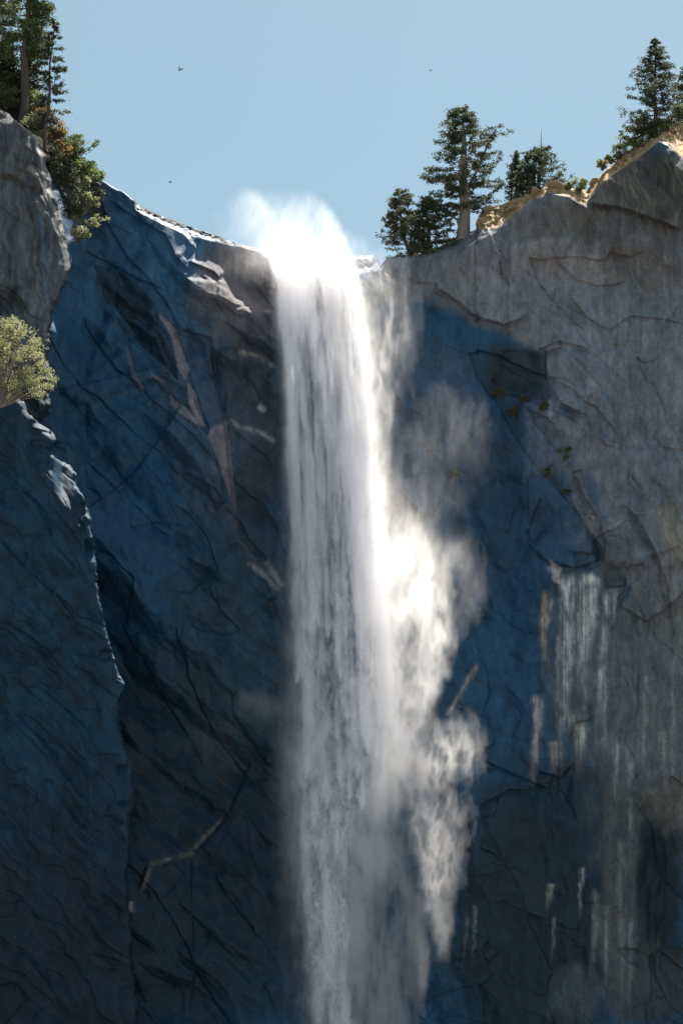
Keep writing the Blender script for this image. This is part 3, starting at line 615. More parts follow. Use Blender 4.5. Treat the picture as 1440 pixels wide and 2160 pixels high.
MIST_DENSITY = 1.6
def water_fields():
    """2-D thickness maps over photo pixels (2 px cells) for the falling strands and for the drifting mist"""
    st = 2.0
    u = np.arange(380, 1160, st); v = np.arange(360, 2300, st)
    U, V = np.meshgrid(u, v)
    Lc = interp(V, [(500, 548), (545, 562), (620, 582), (740, 596), (900, 604), (1050, 610), (1250, 616), (1440, 628), (1560, 632), (1700, 628), (1820, 634), (1960, 642), (2080, 655), (2300, 668)])
    Rc = interp(V, [(500, 700), (545, 738), (620, 758), (750, 772), (900, 780), (1030, 790), (1150, 806), (1300, 818), (1450, 815), (1560, 806), (1660, 790), (1760, 762), (1860, 745), (1960, 735), (2080, 735), (2300, 740)])
    wob = 7 * fbm(U / 60, V / 90, 4, 601) + (4 + 20 * sstep(1000, 1800, V)) * fbm(U / 18, V / 52, 4, 603, .66)
    uu = U + wob
    x = (uu - Lc) / (Rc - Lc)                                     # 0..1 across the fall
    lowe = sstep(1350, 1750, V); edge = sstep(-.03 - .10 * lowe, .06 + .12 * lowe, x) * sstep(1.08 + .35 * lowe, .90 - .25 * lowe, x)
    # strand structure follows the fall line
    q = x * 9 + .5 * fbm(x * 3, V / 260, 3, 611)
    n1 = fbm(q, V / 340, 4, 621, .6); n2 = fbm(q * 3.2, V / 150, 4, 631, .6)
    low = sstep(1000, 1500, V)
    n3 = fbm(x * 13 + 2 * fbm(x * 4, V / 90, 3, 633), V / 62, 5, 635, .62)
    core = edge * np.clip(.95 + 1.7 * n1 * (1 - .5 * low) + .75 * n2 + 1.2 * low * n3, .05, 4) * (1.5 - .35 * low)
    core *= 1 - low * (1 - .34 - .85 * sstep(-.22, .22, n3 + .45 * n1 + .25 * n2))
    core *= sstep(520, 575, V + 14 * n1)
    # photographed tones across: dense left cord, thinner middle, dense right cord
    core *= 1 + .8 * np.exp(-((x - .13) / .09) ** 2) + .9 * np.exp(-((x - .86) / .13) ** 2) * sstep(700, 860, V) * sstep(1650, 1300, V) - .30 * np.exp(-((x - .42) / .15) ** 2) * sstep(600, 760, V)
    core *= 1 - .45 * sstep(1450, 1750, V) * sstep(.45, .9, x)
    # falling comets: bright arrow-head bunches, tails upward
    r = np.random.default_rng(5)
    heads = [(627, 1440, 8, 150, 3), (820, 1532, 9, 200, 3), (776, 1588, 11, 170, 2.5), (818, 1660, 7, 180, 2.5), (645, 1645, 8, 150, 2.5), (724, 985, 6, 140, 2), (760, 1140, 7, 200, 2.2),
             (800, 1370, 12, 260, 2.5), (660, 1350, 11, 160, 2.), (690, 1705, 9, 120, 2), (645, 1800, 8, 100, 2), (712, 1800, 8, 110, 2), (690, 1960, 8, 120, 2), (655, 1540, 7, 90, 2)]
    for k in range(230):
        vv = 620 + 1720 * r.uniform(); xx = r.uniform(.03, .97)
        lc = np.interp(vv, V[:, 0], Lc[:, 0]); rc = np.interp(vv, V[:, 0], Rc[:, 0])
        s = (vv - 500) / 1700
        heads.append((lc + xx * (rc - lc), vv, r.uniform(2, 5) + 4 * s, r.uniform(60, 190), (r.uniform(.6, 1.6) + .4 * s) * (1 - .5 * (vv > 1750))))
    comet = np.zeros(U.shape)
    for hu, hv, hw, tl, a in [(q[0], q[1], q[2] * 1.25, q[3], q[4]) for q in heads]:
        m = (np.abs(U - hu) < hw * 5) & (V < hv + 5) & (V > hv - tl * 1.6)
        if not m.any(): continue
        up = hv - V[m]; wdt = hw * (.25 + .75 * sstep(0, hw * 3.5, up)) * (1 - .3 * up / tl)
        cu = hu + 4 * fbm(V[m] / 50, V[m] * 0 + hu, 3, 641) - (.03 * up)
        comet[m] += a * np.exp(-((U[m] - cu) / np.maximum(wdt, 1)) ** 2) * sstep(-2, 5, up) * np.exp(-up / (tl * .6))
    comet = comet * sstep(540, 640, V) * sstep(-.1, .05, x) * sstep(1.2, 1.0, x)
    core = core + comet * (.7 + .9 * low) * sstep(-.1, .05, x) * sstep(1.2, 1.0, x)
    # gaps between pulses lower down
    gap = sstep(.15, .55, fbm(U / 22, V / 75, 4, 651, .55)) * sstep(1300, 1700, V)
    core *= (1 - .85 * gap) * (1 - .3 * sstep(1500, 1900, V))
    # ---- mist
    wu_ = U + 22 * fbm(U / 60, V / 90, 5, 701, .66); wv_ = V + 40 * fbm(U / 60, V / 90, 5, 711, .66)
    wis = np.clip(.5 + 1.3 * fbm(wu_ / 46, wv_ / 120, 5, 721, .66), 0, 2)
    fil = np.clip(fbm(wu_ / 34, wv_ / 85, 5, 731, .66, ridged=True) , 0, 1) ** 1.3
    def blob(u0, v0, ru, rv, a, ang=0, p=2):
        an = R(ang); X = (wu_ - u0) * math.cos(an) + (wv_ - v0) * math.sin(an); Z = -(wu_ - u0) * math.sin(an) + (wv_ - v0) * math.cos(an)
        return a * np.exp(-(np.hypot(X / ru, Z / rv)) ** p)
    mist = np.zeros(U.shape)
    tex = (.35 + .9 * wis)
    # spray torn upward off the lip: two lobes with crisp right-hand edges
    def lobe(edge_pts, a, fall):
        e = np.interp(V, [p[1] for p in edge_pts], [p[0] for p in edge_pts]) + 6 * fbm(V / 30, V * 0, 3, 741)
        d = e - (U + 4 * fbm(U / 30, V / 30, 3, 745))
        return a * sstep(-8, 26, d) * np.exp(-np.maximum(d, 0) / fall)
    m1 = lobe([(508, 388), (535, 396), (562, 420), (580, 450), (592, 480), (600, 520), (600, 600)], 1.0, 48) * sstep(384, 430, V) * sstep(600, 540, V) * sstep(448, 520, U + .25 * (V - 480))
    m2 = lobe([(620, 390), (662, 402), (690, 430), (708, 455), (722, 490), (736, 530), (748, 600)], 1.3, 75) * sstep(392, 470, V) * sstep(640, 560, V)
    strk = np.clip(.5 + 1.2 * fbm(*rotated(wu_, wv_, -58, 90, 9), 4, 747, .6), .1, 2)
    top = (m1 * .24 + m2 * .28) * (.25 + .5 * wis + .5 * strk)
    top += blob(585, 480, 70, 50, .10) + blob(655, 556, 76, 34, .7) + blob(590, 532, 30, 16, .35) + blob(640, 515, 55, 26, .2)
    mist += top
    soft = sstep(640, 760, V) * sstep(2300, 1900, V)
    # haze hugging both sides of the fall
    dl = np.maximum(Lc - uu, 0); dr = np.maximum(uu - Rc, 0)
    inn = .12 + .88 * sstep(.10, -.06, x) + .88 * sstep(.86, 1.06, x)
    mist += inn * .75 * np.exp(-dl / (6 + 12 * sstep(900, 1700, V))) * (x < .3) * sstep(560, 700, V) * tex
    mist += inn * 1.0 * np.exp(-dr / (9 + 16 * sstep(700, 1300, V))) * (x > .7) * sstep(560, 680, V) * sstep(1700, 1560, V) * tex
    mist += (.22 - .12 * low) * edge * sstep(560, 700, V) * wis
    # thin curtain right of the lip
    mist += (blob(835, 640, 36, 90, .05) + blob(850, 720, 28, 70, .06) + blob(800, 800, 24, 110, .28) + blob(812, 690, 14, 90, .10) + blob(785, 620, 22, 60, .12)) * (.4 + 1.5 * fil)
    # wide pinkish veils
    mist += (.5 * blob(955, 890, 66, 90, .05) + blob(1000, 930, 34, 60, .04) + blob(900, 960, 66, 110, .035) + blob(940, 1040, 60, 70, .045) + blob(900, 1100, 70, 70, .07)) * (.2 + 1.0 * wis + .5 * fil)
    mist += (blob(965, 1175, 46, 40, .09) + blob(1000, 1240, 36, 60, .03) + blob(870, 1180, 50, 80, .45) + blob(900, 1260, 60, 80, .3)) * (.3 + 1.2 * wis)
    # the big bright billow
    e = np.interp(V, [1080, 1180, 1230, 1290, 1350, 1420, 1480, 1540, 1600], [815, 865, 925, 965, 968, 955, 925, 895, 860]) + 26 * fbm(U / 38, V / 44, 5, 751, .6)
    bill = sstep(-5, 34, e - U) * sstep(760, 800, U) * sstep(1090, 1240, V) * sstep(1610, 1480, V)
    mist += bill * (.06 + .34 * wis * (.3 + 1.4 * fil)) * (.55 + .45 * sstep(1150, 1330, V) + 1.6 * np.exp(-((U - 865) / 60) ** 2 - ((V - 1430) / 120) ** 2))
    mist += blob(835, 1560, 40, 120, .8) * tex + blob(800, 1250, 24, 160, .4) * tex
    # loose puffs low right
    mist += (blob(955, 1560, 50, 40, .17) + blob(940, 1605, 40, 44, .18) + blob(985, 1600, 28, 36, .12) + blob(890, 1590, 60, 56, .16)) * (.25 + 1.6 * fil)
    mist += (blob(925, 1735, 62, 54, .17) + blob(920, 1820, 42, 62, .24) + blob(912, 1880, 26, 48, .22) + blob(860, 1780, 60, 80, .16)) * (.25 + 1.5 * fil)
    mist += blob(930, 1950, 18, 60, .25) * tex
    # dim broad veil at the foot
    e2 = interp(V, [(1600, 860), (1750, 850), (1900, 900), (2040, 912), (2160, 895), (2300, 880)])
    veil = sstep(1480, 1900, V + .5 * (Rc + 60 - U)) * sstep(0, 40, e2 - U + 18 * fbm(U / 60, V / 140, 3, 761)) * sstep(-14, 10, U - Lc)
    mist += veil * (.25 + .75 * sstep(.75, 1.1, x)) * np.clip(.5 + .7 * fbm(U / 30, V / 170, 4, 771) + .5 * fbm(wu_ / 50, wv_ / 90, 4, 773), .1, 2) * (.8 + 2.2 * np.exp(-np.maximum(U - Rc, 0) / 55))
    mist += .35 * sstep(1450, 1600, V) * blob(610, 1620, 22, 260, 1) + .16 * blob(560, 1490, 60, 30, 1) * tex
    # erase spray far from lip into the sky
    return st, U, V, core, mist, x, Lc, Rc, comet
def sample(map_, area_px2, per, U, V, st, r):
    lam = map_ * area_px2 * PX * PX / per
    n = r.poisson(lam)
    k = np.repeat(np.arange(map_.size), n.ravel())
    return U.ravel()[k] + r.uniform(-.5, .5, len(k)) * st, V.ravel()[k] + r.uniform(-.5, .5, len(k)) * st, k
def build_water():
    st, U, V, core, mist, x, Lc, Rc, comet = water_fields()
    r = np.random.default_rng(17); low = sstep(900, 1500, V)
    u, v, k = sample(np.clip(.55 * core + .7 * comet, 0, 6) * (1 - .55 * low * sstep(.1, -.3, fbm(x * 11 + 2 * fbm(x * 4, V / 90, 3, 633), V / 70, 4, 637, .6))), st * st, .0070, U, V, st, r)
    xx = x.ravel()[k]
    h = np.maximum(v - 540, 0) * PX
    # the left strands stay near the rock, the right ones are blown out into the sun
    out = 1.0 + (.10 + .28 * np.clip(xx, 0, 1) ** 1.2) * h * np.exp(-h / 95) + r.normal(size=len(u)) * (.5 + h * .012)
    base = interp(u, YMAIN) - 3.4 - 1.0 * sstep(600, 1200, v)
    P = at(u, v, base - out)
    dwn = np.stack([np.full(len(u), .02), np.full(len(u), -.03), -np.ones(len(u))], 1)
    up = v < 575
    dwn[up] = (.25, -.8, -.55)
    o = shards('waterfall', P, .0205, 11, M_WATER, dwn, seed=3); tag(o, kind='structure')
    # the spray: a real cloud of vapour, its density laid out in a grid of metres
    lo = np.array([-19., 226., 30.]); hi = np.array([26., 254., 166.]); dx = .15; dy = 1.2
    nx, ny, nz = int((hi[0] - lo[0]) / dx), int((hi[1] - lo[1]) / dy), int((hi[2] - lo[2]) / dx)
    X = lo[0] + np.arange(nx) * (hi[0] - lo[0]) / (nx - 1); Yy = lo[1] + np.arange(ny) * (hi[1] - lo[1]) / (ny - 1); Z = lo[2] + np.arange(nz) * (hi[2] - lo[2]) / (nz - 1)
    D = np.zeros((nx, ny, nz), np.float32); XX, ZZ = np.meshgrid(X, Z, indexing='ij')
    frac = np.clip((U - Lc) / 190, -.3, 1.4)
    h = np.maximum(V - 540, 0) * PX
    yc = interp(U, YMAIN) - 2.2 - (1.6 + (.13 + .34 * np.clip(frac, 0, 1)) * h * np.exp(-h / 95) * (1 - .8 * sstep(1500, 1950, V) * sstep(905, 850, U)) * (1 - .85 * sstep(1220, 1100, V) * sstep(60, 120, U - Rc))) - 1.0 * (V < 545)
    wd = 1.3 + h * .03
    vcore = np.clip(core, 0, 5) * (.75 - .25 * sstep(900, 1500, V))
    ycc = interp(U, YMAIN) - 3.2 - (2.2 * fbm(x * 8, V / 260, 4, 791, .6) + 1.8 * fbm(x * 14, V / 60, 4, 793, .6)) * sstep(560, 800, V) - (.10 + .28 * np.clip(x, 0, 1) ** 1.2) * h * np.exp(-h / 95)
    for j in range(ny):
        z = ZZ - CAM[2]; dep = Yy[j] * cp + z * sp
        u = 720 + XX / dep * FPX; v = 1080 - (-Yy[j] * sp + z * cp) / dep * FPX
        iu = (u - U[0, 0]) / st; iv = (v - V[0, 0]) / st
        ok = (iu > 0) & (iu < U.shape[1] - 1) & (iv > 0) & (iv < U.shape[0] - 1)
        iu = np.clip(iu, 0, U.shape[1] - 1).astype(int); iv = np.clip(iv, 0, U.shape[0] - 1).astype(int)
        c_, w2 = yc[iv, iu], wd[iv, iu]
        t3 = 1 + .5 * np.clip(fbm(XX / 2.2 + j * .37, ZZ / 3.0 + j * .21, 3, 800 + j // 2), -1, 1)
        D[:, j] = ok * mist[iv, iu] * np.exp(-((Yy[j] - c_) / w2) ** 2) / (w2 * 1.772) * t3 + ok * vcore[iv, iu] * np.exp(-((Yy[j] - ycc[iv, iu]) / 1.5) ** 2) / 2.66
    D[D < .004] = 0
    data = bpy.data.meshes.new('density'); data.vertices.add(D.size)
    a = data.attributes.new('d', 'FLOAT', 'POINT'); a.data.foreach_set('value', D.ravel())
    m = bpy.data.materials.new('vapour'); m.use_nodes = True; t = m.node_tree; t.nodes.clear()
    out_ = t.nodes.new('ShaderNodeOutputMaterial'); pv = t.nodes.new('ShaderNodeVolumePrincipled')
    pv.inputs['Color'].default_value = (1, .988, .998, 1); pv.inputs['Density'].default_value = MIST_DENSITY; pv.inputs['Anisotropy'].default_value = .55
    t.links.new(pv.outputs[0], out_.inputs['Volume'])
    o = bpy.data.objects.new('spray_mist', data); COL.objects.link(o); data.materials.append(m)
    ng = bpy.data.node_groups.new('vapour', 'GeometryNodeTree')
    ng.interface.new_socket('Geometry', in_out='INPUT', socket_type='NodeSocketGeometry'); ng.interface.new_socket('Geometry', in_out='OUTPUT', socket_type='NodeSocketGeometry')
    N, L = ng.nodes.new, ng.links.new
    gi, go = N('NodeGroupInput'), N('NodeGroupOutput')
    vc = N('GeometryNodeVolumeCube'); vc.inputs['Min'].default_value = lo; vc.inputs['Max'].default_value = hi
    vc.inputs['Resolution X'].default_value = nx; vc.inputs['Resolution Y'].default_value = ny; vc.inputs['Resolution Z'].default_value = nz
    pos = N('GeometryNodeInputPosition')
    vm = N('ShaderNodeVectorMath'); vm.operation = 'SUBTRACT'; vm.inputs[1].default_value = lo; L(pos.outputs[0], vm.inputs[0])
    vd = N('ShaderNodeVectorMath'); vd.operation = 'MULTIPLY'; vd.inputs[1].default_value = ((nx - 1) / (hi[0] - lo[0]), (ny - 1) / (hi[1] - lo[1]), (nz - 1) / (hi[2] - lo[2])); L(vm.outputs[0], vd.inputs[0])
    va = N('ShaderNodeVectorMath'); va.operation = 'ADD'; va.inputs[1].default_value = (.5, .5, .5); L(vd.outputs[0], va.inputs[0])
    vf = N('ShaderNodeVectorMath'); vf.operation = 'FLOOR'; L(va.outputs[0], vf.inputs[0])
    dt = N('ShaderNodeVectorMath'); dt.operation = 'DOT_PRODUCT'; dt.inputs[1].default_value = (ny * nz, nz, 1); L(vf.outputs[0], dt.inputs[0])
    si = N('GeometryNodeSampleIndex'); si.data_type = 'FLOAT'; si.domain = 'POINT'; si.clamp = True
    na = N('GeometryNodeInputNamedAttribute'); na.data_type = 'FLOAT'; na.inputs['Name'].default_value = 'd'
    L(gi.outputs[0], si.inputs['Geometry']); L(na.outputs['Attribute'], si.inputs['Value']); L(dt.outputs['Value'], si.inputs['Index'])
    L(si.outputs[0], vc.inputs['Density'])
    sm = N('GeometryNodeSetMaterial'); sm.inputs['Material'].default_value = m
    L(vc.outputs[0], sm.inputs['Geometry']); L(sm.outputs[0], go.inputs[0])
    md = o.modifiers.new('vapour', 'NODES'); md.node_group = ng
    tag(o, 'pale spray drifting off the waterfall in front of the dark rock', 'mist', kind='stuff')
build_water()

# ------------------------------------------------------------------ trees and shrubs
def leaves_mesh(name, C, rad, n_each, size, m, parent, r, flat=.6, elong=1.8):
    """foliage: n_each small leaf-sprays scattered round every twig centre"""
    C = np.asarray(C, float); rad = np.broadcast_to(np.asarray(rad, float), (len(C),))
    k = np.repeat(np.arange(len(C)), n_each)
    g = r.normal(size=(len(k), 3)) * .55; g[:, 2] *= flat
    P = C[k] + g * rad[k][:, None]
    d = r.normal(size=(len(k), 3)); d[:, 2] = d[:, 2] * .7 + .25; d /= np.linalg.norm(d, axis=1, keepdims=True)
    a = np.cross(d, r.normal(size=(len(k), 3))); a /= np.linalg.norm(a, axis=1, keepdims=True)
    s = (size * r.uniform(.55, 1.35, len(k)))[:, None]
    v = np.stack([P - d * s * elong * .5, P + a * s * .5 - d * s * .1, P + d * s * elong * .5, P - a * s * .5 - d * s * .1], 1)
    return mesh_np(name, v.reshape(-1, 3), [np.arange(len(k) * 4).reshape(-1, 4)], m, parent)
class Tubes:
    def __init__(s): s.v = []; s.f = []; s.n = 0
    def add(s, pts, rad, k=6):
        pts = np.asarray(pts, float); d = np.gradient(pts, axis=0); d /= np.linalg.norm(d, axis=1, keepdims=True) + 1e-9
        up = np.array([.13, .97, .2]); a = np.cross(d, up); a /= np.linalg.norm(a, axis=1, keepdims=True) + 1e-9; b = np.cross(d, a)
        th = np.arange(k) * 2 * math.pi / k
        ring = pts[:, None] + (a[:, None] * np.cos(th)[None, :, None] + b[:, None] * np.sin(th)[None, :, None]) * np.asarray(rad)[:, None, None]
        m = len(pts); idx = s.n + np.arange(m * k).reshape(m, k)
        s.v.append(ring.reshape(-1, 3)); nx_ = np.roll(idx, -1, 1)
        s.f.append(np.stack([idx[:-1], nx_[:-1], nx_[1:], idx[1:]], -1).reshape(-1, 4)); s.n += m * k
    def mesh(s, name, m, parent):
        return mesh_np(name, np.vstack(s.v), [np.vstack(s.f)], m, parent, smooth=True)
def tree(name, label, base, top, Y, prof, r0, nb, leaf, cr=.55, nl=34, ls=.17, bark=None, group=None, cat='tree', seed=1, rise=.15, start=.15, bare=1.0, clumps=4, deadtop=0, limbs=(), flare=1.5, depth=.85, curve=0.0):
    r = np.random.default_rng(seed)
    B = at(base[0], base[1], Y); T = at(top[0], top[1], Y); B[2] -= 1.2
    root = empty(name, B); H = T - B; Hm = np.linalg.norm(H)
    px = Hm / max(math.hypot(top[0] - base[0], top[1] - base[1]), 1)
    def axis(t):
        t = np.asarray(t, float)[..., None]
        return H * t + np.array([1, .3, 0]) * (curve * Hm * np.sin(t * math.pi)) + np.array([.006, .006, 0]) * Hm * np.sin(t * 13 + seed)
    tt = np.linspace(0, 1, 16)
    tb = Tubes(); tb.add(axis(tt), r0 * (1 - tt) ** .75 * (1 + (flare - 1) * np.exp(-tt * 14)) + .025, 9)
    C = []; rad = []
    for i in range(nb):
        t = start + (1 - start) * ((i + r.uniform(0, 1)) / nb) ** .95
        if t > bare: continue
        ph = r.uniform(0, 2 * math.pi) if i % 3 else (0 if i % 2 else math.pi) + r.normal() * .35
        L_ = np.interp(t, [p[0] for p in prof], [p[1] for p in prof]) * px; R_ = np.interp(t, [p[0] for p in prof], [p[2] for p in prof]) * px
        ln = (R_ if math.cos(ph) > 0 else L_) * r.choice([.5, .72, .85, 1.0, 1.12, 1.25], p=[.12, .2, .25, .25, .12, .06])
        tip = np.array([math.cos(ph) * ln, math.sin(ph) * ln * depth, ln * (rise + r.normal() * .12)])
        p0 = axis(t) - np.array([0, 0, ln * .12]); f = np.linspace(0, 1, 6)
        pts = p0 + tip * f[:, None] + np.array([0, 0, 1]) * (ln * .16 * (f ** 2 - f))[:, None] * 1.5 + r.normal(size=(6, 3)) * ln * .02 * f[:, None]
        tb.add(pts, np.linspace(max(r0 * .16 * (1 - t) + .02, .03), .012, 6), 4)
        nc = max(2, int(clumps * min(1, ln / 1.4) + .5))
        for q in np.linspace(.38, 1.0, nc):
            C.append(np.array([np.interp(q, f, pts[:, a]) for a in range(3)]) + r.normal(size=3) * cr * .28); rad.append(cr * r.uniform(.7, 1.15) * (.55 + .45 * min(1, ln / 1.2)))
    for pts2, rr_, cl in limbs:                                     # big limbs the photograph shows, in pixels
        pts3 = np.array([at(a, b, Y + c_) for a, b, c_ in pts2]) - B
        tb.add(pts3, np.linspace(rr_, .04, len(pts3)), 6)
        for q in np.linspace(.35, 1, cl):
            j = q * (len(pts3) - 1); a_ = int(min(j, len(pts3) - 2))
            C.append(pts3[a_] + (pts3[a_ + 1] - pts3[a_]) * (j - a_) + r.normal(size=3) * cr * .45); rad.append(cr * r.uniform(.8, 1.2))
    if not deadtop and bare >= 1: C.append(axis(.985)); rad.append(cr * .5)
    if deadtop:
        e = Tubes(); e.add(axis(1) + np.array([[0, 0, -.8], [.05, 0, deadtop * .5], [.12, 0, deadtop]]), [.07, .045, .015], 5)
        for k_ in range(5): z = -.5 + k_ * .4; e.add(axis(1) + np.array([[0, 0, z], [(-1) ** k_ * .5, .1, z + .35]]), [.025, .01], 4)
        e.mesh('dead_top', M_GREYBARK, root)
    tb.mesh('trunk', bark or M_BARK, root)
    leaves_mesh('crown', C, rad, nl, ls, leaf, root, r)
    tag(root, label, cat, group)
    return root
def shrub(name, label, u, v, ru, rv, leaf, Y=None, n=26, cr=None, nl=40, ls=.13, group=None, cat='shrub', seed=1, flat=.8, dY=-.6, pile=1.0):
    r = np.random.default_rng(seed * 7 + 3)
    if Y is None: Y = surf(u, v + rv) + dY
    B = at(u, v + rv * .9, Y); root = empty(name, B)
    sc_ = (Y / cp) / FPX * 1.0; a, c_ = ru * sc_, rv * sc_
    C = []; tb = Tubes(); cr = cr or min(a, c_) * .42
    for i in range(n):
        d = r.normal(size=3); d /= np.linalg.norm(d); q = r.uniform(.35, 1) ** .5 * r.uniform(.8, 1.1)
        p = np.array([d[0] * a * q, d[1] * a * .7 * q, c_ + d[2] * c_ * q])
        C.append(p); tb.add(np.array([[r.normal() * .08, 0, -.3], p * [.45, .45, .35], p]), [.05, .03, .012], 4)
    tb.mesh('stem', M_BARK, root); leaves_mesh('foliage', C, cr, nl, ls, leaf, root, r, flat)
    tag(root, label, cat, group)
    return root
yr = lambda u: surf(u, interp(u, RIM) + 14) + .8
# right of the fall
tree('juniper_tree', 'tall thick-trunked juniper standing alone on the pale rim slab right of the fall', (978, 494), (976, 226), yr(978) + .6,
     [(.1, 10, 10), (.2, 50, 66), (.3, 62, 72), (.42, 40, 38), (.47, 78, 66), (.56, 66, 64), (.66, 44, 70), (.76, 46, 68), (.84, 34, 44), (.93, 26, 20), (1, 8, 8)], .74, 92, M_DARKLEAF, cr=.44, nl=56, ls=.135, bark=M_GREYBARK, seed=11, rise=.05, start=.24, clumps=5,
     limbs=[([(968, 440, 0), (945, 470, -.6), (915, 462, -1), (900, 455, -1)], .2, 4), ([(990, 440, 0), (1020, 418, .5), (1050, 398, .6), (1062, 385, .8)], .17, 9), ([(975, 410, 0), (940, 385, -.3), (905, 378, -.5), (902, 365, -.5)], .2, 8),
            ([(985, 400, 0), (1010, 350, .2), (1030, 300, .3), (1036, 282, .3)], .22, 10), ([(965, 462, 0), (968, 480, -.4), (958, 496, -.8)], .25, 0), ([(975, 470, 0), (925, 440, .3), (925, 425, .3)], .14, 5)], flare=1.35)
tree('pine_tree', 'short left-leaning pine nearest the fall on the right rim', (868, 535), (840, 400), yr(868) + .8,
     [(0, 18, 20), (.15, 34, 30), (.4, 36, 34), (.65, 26, 34), (.85, 14, 24), (1, 6, 10)], .22, 84, M_DARKLEAF, cr=.38, nl=44, ls=.13, seed=12, rise=.1, start=.06, curve=-.04)
tree('pine_tree', 'short dark pine between the leaning pine and the juniper', (908, 534), (898, 418), yr(908) + .8,
     [(0, 12, 26), (.3, 26, 36), (.6, 24, 38), (.85, 16, 30), (1, 6, 10)], .32, 66, M_DARKLEAF, cr=.4, nl=50, ls=.13, seed=13, start=.18)
tree('conifer_tree', 'slim pointed conifer behind the rim boulders right of the juniper', (1088, 425), (1087, 322), yr(1088) + 1.5,
     [(0, 14, 16), (.4, 16, 18), (.8, 9, 9), (1, 3, 3)], .14, 60, M_DARKLEAF, cr=.36, nl=26, ls=.15, seed=14, rise=.3, start=.05)
tree('conifer_tree', 'bushy conifer with a bare dead spike on top, right of the slim conifer', (1132, 408), (1140, 312), yr(1132) + 1.5,
     [(0, 34, 30), (.25, 38, 48), (.45, 32, 38), (.7, 24, 26), (1, 10, 10)], .3, 66, M_DARKLEAF, cr=.38, nl=46, ls=.125, seed=15, rise=.3, start=.03, deadtop=2.5)
tree('conifer_tree', 'small rounded conifer tucked between the slim conifer and the dead-topped one', (1108, 418), (1112, 325), yr(1108) + 1.2,
     [(0, 16, 16), (.5, 15, 14), (1, 5, 5)], .12, 44, M_MIDLEAF, cr=.36, nl=26, ls=.15, seed=16, rise=.3, start=.05)
tree('fir_tree', 'tall cone-shaped fir on the highest rock at the right edge', (1380, 278), (1380, 84), yr(1380) + 1.4,
     [(.05, 20, 20), (.16, 46, 34), (.3, 50, 44), (.45, 42, 48), (.6, 38, 36), (.75, 28, 24), (.88, 13, 16), (1, 2, 2)], .24, 130, M_DARKLEAF, cr=.36, nl=40, ls=.12, seed=17, rise=-.02, start=.1)
tree('pine_tree', 'small yellow-green pine at the foot of the tall right-hand fir', (1352, 298), (1356, 248), yr(1352) + .4,
     [(0, 34, 22), (.4, 30, 26), (.8, 14, 22), (1, 8, 12)], .13, 44, M_MIDLEAF, cr=.42, nl=30, ls=.15, seed=18, start=.05)
tree('fir_tree', 'dark fir cut by the right edge of the picture', (1462, 250), (1462, 108), yr(1450) + 1.2,
     [(.1, 40, 40), (.3, 34, 34), (.55, 26, 26), (.8, 14, 14), (1, 4, 4)], .26, 110, M_DARKLEAF, cr=.5, nl=26, ls=.18, seed=19, start=.08)
for (n_, l_, u, v, ru, rv, m_, k) in [
    ('shrub', 'yellow-green shrub under the fir cut by the right edge', 1432, 228, 16, 18, M_BRIGHTLEAF, 1), ('shrub', 'green shrub on the rim below the small yellow-green pine', 1308, 316, 26, 15, M_MIDLEAF, 2),
    ('shrub', 'bright green shrub in the hollow left of the brown rock shoulder', 1222, 388, 20, 14, M_BRIGHTLEAF, 3), ('shrub', 'rust-coloured low shrub on the slope above the bright green hollow shrub', 1270, 346, 14, 10, M_RUSTLEAF, 4),
    ('shrub', 'small pale tuft at the foot of the short dark pine', 912, 528, 10, 5, M_BRIGHTLEAF, 5), ('shrub', 'straw-coloured low growth along the rock left of the tall fir', 1340, 298, 20, 6, M_RUSTLEAF, 6),
    ('shrub', 'small green tuft on the lit rock spur at the right edge', 1418, 300, 7, 6, M_BRIGHTLEAF, 7), ('shrub', 'round yellow-green shrub beside the trunk foot of the tall right-hand fir', 1398, 262, 13, 12, M_BRIGHTLEAF, 9), ('shrub', 'long bright shrub on the slope between the brown boulder and the green rim shrub', 1288, 334, 15, 8, M_BRIGHTLEAF, 10),
    ('shrub', 'small bright shrub at the right foot of the dead-topped conifer', 1196, 392, 13, 8, M_BRIGHTLEAF, 11), ('shrub', 'yellow-green tuft on the rocks below the slim conifer', 1082, 446, 11, 7, M_BRIGHTLEAF, 12),
    ('shrub', 'low olive shrub between the boulders and the juniper', 1042, 462, 14, 9, M_RUSTLEAF, 8)]:
    shrub(n_, l_, u, v, ru, rv, m_, seed=k, Y=surf(u, interp(u, RIM) + 10) + .3, n=18)
# left group
yl_ = lambda u: surf(u, interp(u, RIM) + 12) + .5
tree('pine_tree', 'big pine with a broad crown cut by the top left corner', (50, 252), (62, -110), 243.0,
     [(.38, 10, 10), (.41, 60, 26), (.5, 72, 36), (.62, 76, 36), (.8, 60, 36), (1, 10, 10)], .52, 90, M_MIDLEAF, cr=.6, nl=80, ls=.15, seed=31, rise=.1, start=.40, clumps=5,
     limbs=[([(52, 110, 0), (75, 60, 0), (92, 25, 0), (103, 5, 0)], .12, 7)])
tree('conifer_tree', 'dark conifer standing at the left edge behind the big pine', (4, 225), (2, 92), 246.0, [(.0, 36, 40), (.4, 34, 36), (.8, 22, 24), (1, 5, 5)], .3, 90, M_DARKLEAF, cr=.6, nl=36, ls=.2, seed=32, start=.03)
tree('conifer_tree', 'young dark conifer half hidden behind the big pine trunk', (62, 232), (62, 108), 245.5, [(0, 30, 12), (.3, 30, 16), (.6, 28, 20), (1, 6, 8)], .16, 60, M_DARKLEAF, cr=.42, nl=28, ls=.17, seed=33, start=.15)
